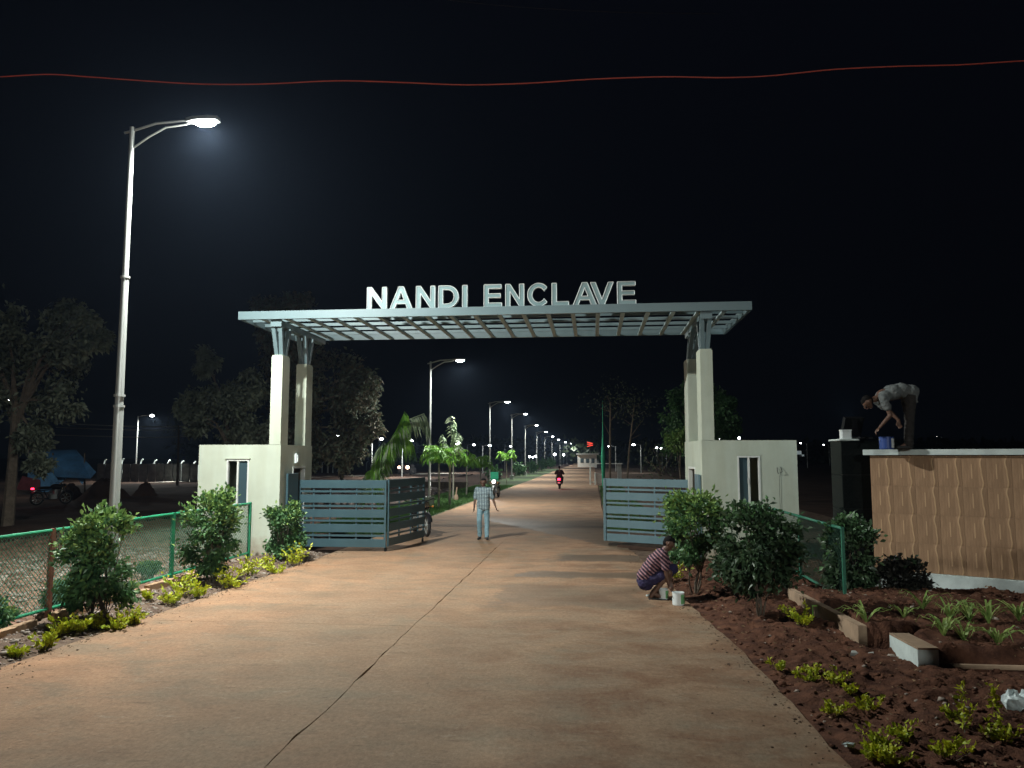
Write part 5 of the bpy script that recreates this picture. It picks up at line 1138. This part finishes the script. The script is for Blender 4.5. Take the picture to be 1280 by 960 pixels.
capsules(body, .0085, 'body', 'skin', cm, 1); face_bits(hc, F_, U_, cm); hair(hc, F_, U_, cm)
capsules([((-.05, -.07, .34), (-.05, .07, .34), .125, .125), ((.03, -.07, .45), (.03, .07, .45), .13, .13), ((.11, -.08, .56), (.11, .08, .56), .128, .128), ((.19, -.11, .67), (.2, .11, .67), .10, .10), (sh[0], (.262, -.195, .50), .072, .062), (sh[1], (.34, .17, .50), .072, .062), ((.2, 0, .68), (.27, 0, .745), .09, .06)], .014, 'shirt', 'stripe', cm)
capsules([((-.04, -.07, .26), (-.04, .07, .26), .135, .135), (hp_[0], (.20, -.14, .37), .10, .085), (hp_[1], (.42, .15, .44), .10, .085), ((.42, .15, .44), (.30, .14, .30), .07, .06)], .014, 'shorts', 'shorts', cm)
for i in (0, 1):
    b = MB(); b.ext([(an[i][0]-.07, an[i][1]-.045), (an[i][0]+.19, an[i][1]-.05), (an[i][0]+.21, an[i][1]), (an[i][0]+.19, an[i][1]+.05), (an[i][0]-.07, an[i][1]+.045)], 'z', .002, .016); b.build('sandal', 'blackshoe', cm, fix=True)
def tin(loc, r, h, label, mats=('canwhite', 'canlid'), cat='paint tin', open_=True, name='paint_tin'):
    t = tag(empty(name, loc), label, cat); b = MB(); n = 24
    vs = []; fs = []
    prof = [(0, .001), (r*.96, .001), (r*.96, .006), (r, .012), (r, h-.012), (r*1.03, h-.008), (r*1.03, h), (r*.95, h), (r*.95, h-.03), (0, h-.035)]
    for (q, z) in prof:
        for j_ in range(n): vs.append((q*cos(2*pi*j_/n), q*sin(2*pi*j_/n), z))
    for i in range(len(prof)-1):
        for j_ in range(n): fs.append((i*n+j_, i*n+(j_+1) % n, (i+1)*n+(j_+1) % n, (i+1)*n+j_))
    b.add(vs, fs); b.build('can_body', mats[0], t, smooth=False)
    l_ = MB(); a0, a1 = -70, 50
    vs = []; m_ = 12
    for i in range(m_+1):
        q = radians(a0+(a1-a0)*i/m_); vs += [(r*1.012*cos(q), r*1.012*sin(q), h*.12), (r*1.012*cos(q), r*1.012*sin(q), h*.86)]
    l_.add(vs, [(2*i, 2*i+2, 2*i+3, 2*i+1) for i in range(m_)]); l_.build('paper_label', mats[1], t)
    hd = MB(); hd.tube([(cos(q)*r*1.05, -.02-sin(q)*.05, h-.03-sin(q)*h*.5) for q in [pi*i/10 for i in range(11)]], .003, 4); hd.build('wire_handle', 'chrome', t)
tin(gp(829.5, 749), .075, .165, 'white paint tin under the squatting man\'s hand'); tin(gp(848, 756), .09, .19, 'white and green paint tin standing right of the other one')
b = MB(); b.ball((0, 0, .025), .06, 10, 6, sc=(1, .7, .42)); tag(b.build('rag', 'bag', None, True, gp(812, 746.5)), 'crumpled pale rag by the squatting man\'s sandals', 'rag')

# ------------------------------------------------------------------ tiled wall at right
WA, WB = Vector((4.80, 14.03, 0)), Vector((8.6, 11.85, 0)); wd = (WB-WA); WL = wd.length; wang = math.atan2(wd.y, wd.x)
wall = tag(empty('tiled_wall', WA, wang), 'low wall clad in brown wavy tiles with a pale coping and grey plinth', 'wall')
WT = 2.28
b = MB(); b.box(0.03, WL, .03, .75, -.1, WT); b.build('core', 'browncon', wall)
b = MB(); b.box(-.10, WL, -.06, .80, WT+.001, WT+.095, b=.006); b.build('coping', 'whitecon', wall)
b = MB(); b.box(-.02, WL, -.05, .029, -.05, .33, b=.006); b.build('plinth', 'whitecon', wall)
tw, th_ = .345, .475
def tile_mesh(variant):
    nx, nz = 12, 14; vs = []; fs = []; mi = []
    W_, H_ = tw-.002, th_-.002
    for k in range(nz+1):
        z = H_*k/nz; wx = W_*.80+.014*sin(2*pi*k/nz+variant)+.006*sin(4*pi*k/nz)
        xs = [0, .004, W_*.18, W_*.38, W_*.42, W_*.5, W_*.6, wx-.034, wx-.012, wx+.010, wx+.032, W_-.003, W_]
        for i, x in enumerate(xs):
            y = 0.0
            if i in (8, 9): y = -.007
            if i in (4,) and nz*.28 < k < nz*.72: y = -.003
            if i in (0, 12) or k in (0, nz): y = .0012
            vs.append((x, y, z))
    for k in range(nz):
        for i in range(nx): a = k*(nx+1)+i; fs.append((a, a+1, a+nx+2, a+nx+1)); mi.append(1 if i in (8, 9) and False or i == 8 or (i in (3, 4) and nz*.28 < k < nz*.72 and i == 3) else 0)
    b = MB(); b.add(vs, fs); b.m = mi; return b.mesh('wall_tile', ['tile', 'tilepale'], smooth=True)
tms = [tile_mesh(v) for v in (0.0, .25, -.2)]
z0 = .335; row = 0
while z0 < WT-.02:
    h = min(th_, WT-.002-z0)
    for c in range(int(WL/tw)+1):
        if c*tw+tw > WL+.02: break
        o = inst('wall_tile', tms[(c*7) % 3], wall, (c*tw+.002, R.uniform(0, .002), z0), (0, 0, 0), (1, 1, h/th_ if h < th_ else 1))
    z0 += th_; row += 1
# black granite pillar
gpil = tag(empty('granite_pillar', (4.50, 14.55, 0)), 'black polished granite pillar left of the tiled wall', 'pillar')
b = MB(); b.box(0, .85, 0, .62, -.1, 2.50); b.build('core', 'black', gpil)
pnl = MB()
for i in range(4):
    z = .1+i*.61
    q = MB(); q.box(-.018, -.002, .002, .618, z, z+.602, b=.002); q.build('granite_panel', 'granite', gpil)
    q = MB(); q.box(-.016, .868, -.018, -.002, z, z+.602, b=.002); q.build('granite_panel', 'granite', gpil)
b = MB(); b.box(-.04, .30, -.03, .66, 2.545, 2.575, b=.004); b.build('pale_cap', 'whitecon', gpil)
# on top of it: white box, folded dark sheet and floodlight
P_ = at(1057.5, 549, 14.6)
bx = MB(); bx.box(-.085, .085, -.06, .10, 0, .145, b=.01); bx.box(-.09, .09, -.065, .105, .145, .165, b=.004); tag(bx.build('box', 'canwhite', None, loc=(P_.x, 14.6, 2.576)), 'small white box on top of the black granite pillar', 'box')
FL = empty('floodlight', (P_.x+.22, 14.95, 2.576), radians(-80)); tag(FL, 'dark floodlight tilted up on the granite pillar, shining away to the left', 'floodlight')
b = MB(); b.tube([(-.05, 0, 0), (.02, 0, .12)], .02, 6); b.box(-.15, .5, -.12, .12, 0, .03); b.build('stand', 'black', FL)
b = MB(); vs = [Vector(v_) for v_ in ((-.10,-.18,.10),(.05,-.18,.42),(.05,.18,.42),(-.10,.18,.10))]; th2 = Vector((.09, 0, -.04))
b.add([*vs, *[v_+th2*.9 for v_ in vs]], [(0,1,2,3),(7,6,5,4),(0,4,5,1),(1,5,6,2),(2,6,7,3),(3,7,4,0)]); b.build('housing', 'black', FL, fix=True)
b = MB(); c_ = Vector((-.04, 0, .27)); e_ = [c_+(v_-Vector((-.025,0,.26)))*.8+Vector((-.006,0,.003)) for v_ in vs]; b.add(e_, [(0,1,2,3)])
M['flood'] = emat('lit_flood_lens', (0.75, 0.93, 1.0), 30); b.build('lens', 'flood', FL)
li = bpy.data.lights.new('flood_beam', 'SPOT'); li.energy = 1500; li.spot_size = radians(62); li.spot_blend = 1; li.color = (.7, .9, 1); li.shadow_soft_size = .1
lo = bpy.data.objects.new('flood_beam', li); link(lo, FL); lo.location = (-.09, 0, .29); lo.rotation_euler = (radians(0), radians(120), radians(-25))
# man bending on the wall
cw = at(1129, 559, 13.75)
bmn = tag(empty('person', (cw.x, 13.72, WT+.097)), 'man bending over on top of the tiled wall in a grey shirt', 'person')
hc = (-.56, -.02, .80); F_ = (-.62, 0, -.75); U_ = (-.75, 0, .62)
sh = [(-.36, -.17, .86), (-.36, .17, .86)]; el = [(-.27, -.20, .57), (-.12, .15, .62)]; wr = [(-.44, -.18, .37), (-.02, .12, .50)]
hp_ = [(.12, -.09, .93), (.12, .09, .93)]; kn = [(.06, -.12, .50), (.16, .11, .49)]; an = [(.02, -.13, .09), (.14, .12, .09)]
body = head(hc, F_, U_)+[((-.38, 0, .88), (-.48, -.01, .84), .055, .05), ((.08, 0, .98), (-.3, 0, .92), .11, .11)]
for i in (0, 1): body += [(sh[i], el[i], .045, .036), (el[i], wr[i], .036, .025), (hp_[i], kn[i], .08, .055), (kn[i], an[i], .052, .034), (an[i], (an[i][0]-.14, an[i][1], .035), .036, .026)]
body += hand(wr[0], (-.75, 0, -.7), (0, 1, 0), .6)+hand(wr[1], (.1, -.1, -1), (1, 0, 0), .5)
capsules(body, .009, 'body', 'skin', bmn, 1); hair(hc, F_, U_, bmn); face_bits(hc, F_, U_, bmn)
capsules([((.13, -.08, .97), (.13, .08, .97), .13, .13), ((-.02, -.08, 1.0), (-.02, .08, 1.0), .128, .128), ((-.16, -.09, .97), (-.16, .09, .97), .13, .13), ((-.30, -.11, .90), (-.30, .11, .90), .105, .105), (sh[0], (-.31, -.19, .70), .072, .07), (sh[1], (-.24, .16, .74), .072, .07), ((.15, -.14, .95), (.18, -.14, .80), .05, .03), ((.15, .12, .95), (.20, .12, .78), .06, .04)], .014, 'shirt', 'greyshirt', bmn)
capsules([(hp_[0], kn[0], .105, .075), (hp_[1], kn[1], .105, .075), (kn[0], an[0], .072, .065), (kn[1], an[1], .072, .065), ((.12, -.06, .93), (.12, .06, .93), .13, .13)], .014, 'trousers', 'darkcloth', bmn)
for i in (0, 1): capsules([((an[i][0]+.02, an[i][1], .035), (an[i][0]-.17, an[i][1], .028), .042, .036)], .011, 'shoe', 'blackshoe', bmn)
p = at(1103.5, 562, 13.8); tin((p.x, 13.62, WT+.096), .115, .21, 'blue and white paint bucket on the tiled wall coping', ('canblue', 'canwhite'), 'bucket', name='paint_bucket')

# scooter rider ahead
g_ = gp(699.5, 611); sc_ = tag(empty('scooter', g_, radians(90)), 'dark scooter with a glowing red tail light riding away on the road', 'scooter')
b = MB()
for x in (-.55, .62):
    n = 20; vs = []; fs = []
    for i in range(n):
        for k in range(6): q = 2*pi*i/n; s_ = 2*pi*k/6; vs.append((x+(.18+.05*cos(s_))*cos(q), .05*sin(s_), .23+(.18+.05*cos(s_))*sin(q))); fs.append((i*6+k, ((i+1) % n)*6+k, ((i+1) % n)*6+(k+1) % 6, i*6+(k+1) % 6))
    w = MB(); w.add(vs, fs); w.build('wheel', 'rubber', sc_, smooth=True)
b = MB(); b.ball((-.45, 0, .58), .3, 14, 9, sc=(1.3, .62, .72)); b.tube([(.0, 0, .28), (-.4, 0, .34)], .13, 8); b.build('rear_body', 'maroonp', sc_, smooth=True) if 'maroonp' in M else b.build('rear_body', 'black', sc_, smooth=True)
b = MB(); b.tube([(.62, 0, .23), (.45, 0, .6), (.38, 0, 1.0)], .04, 8); b.box(.38, .46, -.2, .2, .35, .9, b=.03); b.tube([(.34, -.33, 1.0), (.38, 0, 1.03), (.34, .33, 1.0)], .02, 6); b.build('front_shield', 'black', sc_)
b = MB(); b.box(-.86, -.82, -.10, .10, .62, .76, b=.01); b.build('tail_light', 'redlight', sc_)
b = MB(); b.box(-.87, -.84, -.09, .09, .40, .50); b.build('number_plate', 'canwhite', sc_)
li = bpy.data.lights.new('tail_glow', 'POINT'); li.energy = 6; li.color = (1, .03, .08); li.shadow_soft_size = .06; lo = bpy.data.objects.new('tail_glow', li); link(lo, sc_); lo.location = (-.95, 0, .68)
rd = tag(empty('person', (g_.x, g_.y, 0), radians(90)), 'dark clothed rider sitting on the scooter, seen from behind', 'person')
hc = (-.10, 0, 1.50); body = head(hc, (1, 0, 0), (0, 0, 1))+[((-.2, 0, 1.32), (-.13, 0, 1.42), .055, .05), ((-.25, 0, .86), (-.2, 0, 1.25), .12, .12)]
for s_ in (-1, 1):
    body += [((-.2, s_*.18, 1.27), (-.05, s_*.30, 1.08), .05, .04), ((-.05, s_*.30, 1.08), (.24, s_*.30, 1.03), .04, .028), ((-.25, s_*.1, .84), (.12, s_*.2, .78), .085, .06), ((.12, s_*.2, .78), (.1, s_*.17, .38), .06, .04), ((.1, s_*.17, .36), (.24, s_*.17, .33), .035, .03)]+hand((.24, s_*.30, 1.03), (1, 0, -.1), (0, 1, 0), 1.0)
capsules(body, .011, 'body', 'skin', rd, 1); hair(hc, (1, 0, 0), (0, 0, 1), rd)
capsules([((-.25, -.06, .92), (-.25, .06, .92), .15, .15), ((-.22, -.09, 1.1), (-.22, .09, 1.1), .145, .145), ((-.2, -.13, 1.25), (-.2, .13, 1.25), .10, .10)]+[((-.2, s_*.18, 1.27), (-.05, s_*.30, 1.08), .075, .065) for s_ in (-1, 1)]+[((-.05, s_*.30, 1.08), (.2, s_*.30, 1.03), .06, .045) for s_ in (-1, 1)], .016, 'jacket', 'darkcloth', rd)
capsules([((-.25, s_*.1, .84), (.12, s_*.2, .78), .11, .085) for s_ in (-1, 1)]+[((.12, s_*.2, .78), (.1, s_*.17, .40), .08, .065) for s_ in (-1, 1)], .016, 'trousers', 'darkcloth', rd)

# ------------------------------------------------------------------ drain kerbs in the right bed
kerb = tag(empty('drain_kerb', (3.14, 9.82, 0)), 'long brown concrete drain kerb leading to the right fence', 'kerb')
b = MB()
b.add([(0, 0, -.1), (.10, 0, -.1), (-.06, 2.7, -.1), (-.16, 2.7, -.1), (0, 0, .24), (.10, 0, .24), (-.06, 2.7, .22), (-.16, 2.7, .22)], [(0,3,2,1),(4,5,6,7),(0,1,5,4),(1,2,6,5),(2,3,7,6),(3,0,4,7)]); b.build('kerb_block', 'browncon', kerb)
wk = tag(empty('kerb_block', (3.40, 8.77, 0), 0), 'broken kerb block with a whitish front face and brown top', 'kerb')
b = MB(); A_, B_, C_ = Vector((0,0,0)), Vector((-.03, .70, 0)), Vector((.22, .02, 0)); D_ = B_+C_
lo_ = [A_, C_, D_, B_]; b.add([v_+Vector((0,0,-.2)) for v_ in lo_]+[v_+Vector((0,0,.215)) for v_ in lo_], [(0,3,2,1),(0,1,5,4),(1,2,6,5),(2,3,7,6),(3,0,4,7)]); b.build('block', 'whitecon', wk)
b = MB(); b.add([v_+Vector((0,0,.216)) for v_ in lo_]+[v_+Vector((0,0,.235)) for v_ in lo_], [(0,1,5,4),(1,2,6,5),(2,3,7,6),(3,0,4,7),(4,5,6,7)]); b.build('dusty_top', 'browncon', wk)
b = MB(); b.tube([(3.72, 8.80, .05), (4.5, 8.76, .06), (5.5, 8.72, .05), (6.6, 8.74, .06)], .028, 8); tag(b.build('pipe', 'browncon', None, smooth=True), 'thin dusty pipe lying on the soil right of the broken kerb block', 'pipe')
b = MB(); b.add([(0,0,0),(.28,.0,0),(.36,.2,.0),(.10,.24,0),(0.02,0.02,.05),(.26,.02,.05),(.33,.18,.05),(.10,.21,.05)], [(0,3,2,1),(4,5,6,7),(0,1,5,4),(1,2,6,5),(2,3,7,6),(3,0,4,7)]); tag(b.build('stone_slab', 'concrete', None, loc=gp(1062, 822)), 'flat grey stone slab left of the gap in the drain kerb', 'stone')
# litter
def crumple(name, px, py, r, m, seed, sc, label, cat):
    rr = random.Random(seed); b = MB(); b.ball((0,0,0), r, 12, 8, sc=sc); b.v = [tuple(Vector(v_)*(1+rr.uniform(-.28, .28))) for v_ in b.v]; g_ = gp(px, py); o = b.build(name, m, None, loc=(g_.x, g_.y, r*sc[2]*.8+.03)); tag(o, label, cat); return o
crumple('plastic_bag', 1268, 893, .085, 'bag', 1, (1.0, .8, 1.1), 'white crumpled plastic bag at the right frame edge', 'bag')
crumple('plastic_bag', 1283, 890, .08, 'bag', 2, (1.0, .8, 1.0), 'second white plastic scrap cut by the right frame edge', 'bag')
crumple('paper_cup', 1113, 768, .045, 'bag', 3, (1.0, .8, .9), 'small blue and white scrap under the dark shrub by the wall', 'litter')
crumple('paper_scrap', 1062, 938, .04, 'bag', 4, (1.2, .7, .4), 'crumpled white scrap near the road edge at the bottom', 'litter')
g_ = gp(1022, 776); b = MB(); b.box(-.07, .07, -.025, .025, .20, .206); b.box(-.065, -.06, -.02, .02, -.02, .20); tag(b.build('wrapper', 'slip', None, loc=g_), 'lime green wrapper strip beside the brown kerb', 'litter')

# ------------------------------------------------------------------ far end on the right: white gate, folded net, building
a = gp(738, 606); wg = tag(empty('white_gate', a, radians(8)), 'white metal gate and railing on the right roadside beyond the gateway', 'gate')
k = a.y/FPX
for x, z0, z1 in ((0, 0, 27), (6, 0, 15)):
    b = MB(); b.box(x*k-.05, x*k+.05, -.05, .05, 0, z1*k); b.build('post', 'upvc', wg)
b = MB(); b.box(.06, 40*k, -.02, .02, 26*k-.03, 26*k+.03); b.box(.06, 6*k-.06, -.02, .02, 3*k, 3*k+.06); b.build('rail', 'upvc', wg)
for i in range(9): b = MB(); b.box(7*k+i*.9*k*1.5, 7*k+i*.9*k*1.5+.02, .0, .02, .1, 14*k); b.build('bar', 'upvc', wg)
b = MB(); b.box(34*k, 39*k, .05, .12, 0, 26*k); b.build('mesh_panel', 'concrete', wg)
a = at(754, 575, 60); b = MB(); zt = at(754, 500, 60).z; b.tube([(0,0,0), (0,0,zt*.35), (0,0,zt*.6), (0,0,zt)], [.10, .17, .05, .02], 8); tag(b.build('folded_net', 'netgreen', None, loc=(a.x, 60, -.05)), 'tall folded green net hanging above the white gate', 'net')
a = gp(731, 578); Y = 170; p0 = at(722, 578, Y); p1 = at(746, 578, Y)
bl = tag(empty('far_building', (p0.x, Y, 0)), 'small pale building at the far end of the road', 'building')
Lb = p1.x-p0.x; b = MB(); b.box(0, Lb, 0, 5, -.1, at(730, 568.5, Y).z); b.build('wall', 'upvc', bl); b = MB(); b.box(-.3, Lb+.3, -.4, 5.3, at(730, 568.5, Y).z+.01, at(730, 566.6, Y).z); b.build('roof', 'concrete', bl)
for i in range(3): b = MB(); b.box(Lb*(.15+.28*i), Lb*(.15+.28*i)+.7, -.03, .0, .9, 1.9); b.build('window', 'pane', bl)
p = at(737, 556, 230); b = MB(); M['neon'] = emat('red_neon', (1, .08, .05), 2.5)
sg_ = tag(empty('neon_sign', (p.x, 230, 0)), 'small red neon sign at the far end of the lamp row', 'sign')
for (x0, z0_, x1, z1_) in ((-.7, .8, .9, .4), (-.7, .2, .6, .2), (-.7, -.5, 1, -.1)): b.tube([(x0, 0, p.z+z0_), (x1, 0, p.z+z1_)], .07, 4)
b.build('tubes', 'neon', sg_); b = MB(); b.tube([(0, .3, 0), (0, .3, p.z+1)], .1, 4); b.build('mast', 'galv', sg_)
# roadside bits beyond the gate: green cloth barrier, rubble mounds, urn stump
a = gp(612, 604); b = MB(); k = a.y/FPX; b.box(0, 11*k, 0, .06, 0, 14*k); b.box(-.05, 0, -.02, .08, 0, 15*k); tag(b.build('cloth_barrier', 'netgreen', None, loc=a), 'dark green cloth barrier behind the walking man', 'barrier')
a = gp(570, 626); b = MB(); k = a.y/FPX; b.tube([(0,0,0),(0,0,3*k),(0,0,6*k),(0,0,8*k)], [2.5*k, 3.2*k, 2.6*k, 1.4*k], 10); b.tube([(0,0,8*k),(.05,0,17*k)], [1.2*k, .8*k], 6); tag(b.build('stump', 'browncon', None, smooth=True, loc=a), 'brown stump on the lawn left of the walking man', 'stump')
M['rubblem'] = mat('rubble', (0.20, 0.16, 0.14), .95, col2=(.07, .05, .045), scale=3, obj=False)
def rubble(x0, x1, y0, y1, n, label):
    rg = np.random.default_rng(n); pts = np.stack([rg.uniform(x0, x1, n), rg.uniform(y0, y1, n)], -1)
    o = pebbles('rubble', pts, 'rubblem', .08, .22, label, lambda X, Y: np.zeros_like(X)-.05); return o
rubble(-16, -9.4, 36, 52, 420, 'broken stone rubble beyond the lawn strip on the left')
# dark low wall behind rubble
a = gp(520, 606); b = MB(); lw = tag(empty('low_wall', (-17, 55, -.1)), 'dark low wall beyond the rubble on the left of the road', 'wall')
for i in range(6): q = MB(); q.box(i*1.35, i*1.35+1.32, 0, .2, 0, .55); q.build('wall_panel', 'bark', lw)
# dark wood far behind as one mass
def far_wood():
    rg = np.random.default_rng(9); n = 9000; x = rg.uniform(-140, 160, n); h = 4+3*np.array(fbm(x*.07, x*0, 31)); z = h*rg.random(n)**.8*1.3; y = 250+rg.normal(0, 5, n)
    o = leaves('far_trees', np.stack([x, y, z], -1), rg.normal(0, 1, (n, 3)), 2.2, 1.3, 'leafD', rg); tag(o, 'dark far tree line along the horizon', 'trees', kind='stuff')
far_wood()

# ------------------------------------------------------------------ night air
hz = MB(); hz.box(-420, 420, -40, 420, -1.6, 26)
hm = bpy.data.materials.new('night_haze'); hm.use_nodes = True; hn, hl_ = hm.node_tree.nodes, hm.node_tree.links; hn.clear()
ho = hn.new('ShaderNodeOutputMaterial'); hv = hn.new('ShaderNodeVolumePrincipled'); hv.inputs['Color'].default_value = (.5, .68, 1, 1); hv.inputs['Density'].default_value = HAZE; hv.inputs['Anisotropy'].default_value = 0.5
hl_.new(hv.outputs[0], ho.inputs['Volume']); M['haze'] = hm
if HAZE: tag(hz.build('haze', 'haze'), kind='stuff')
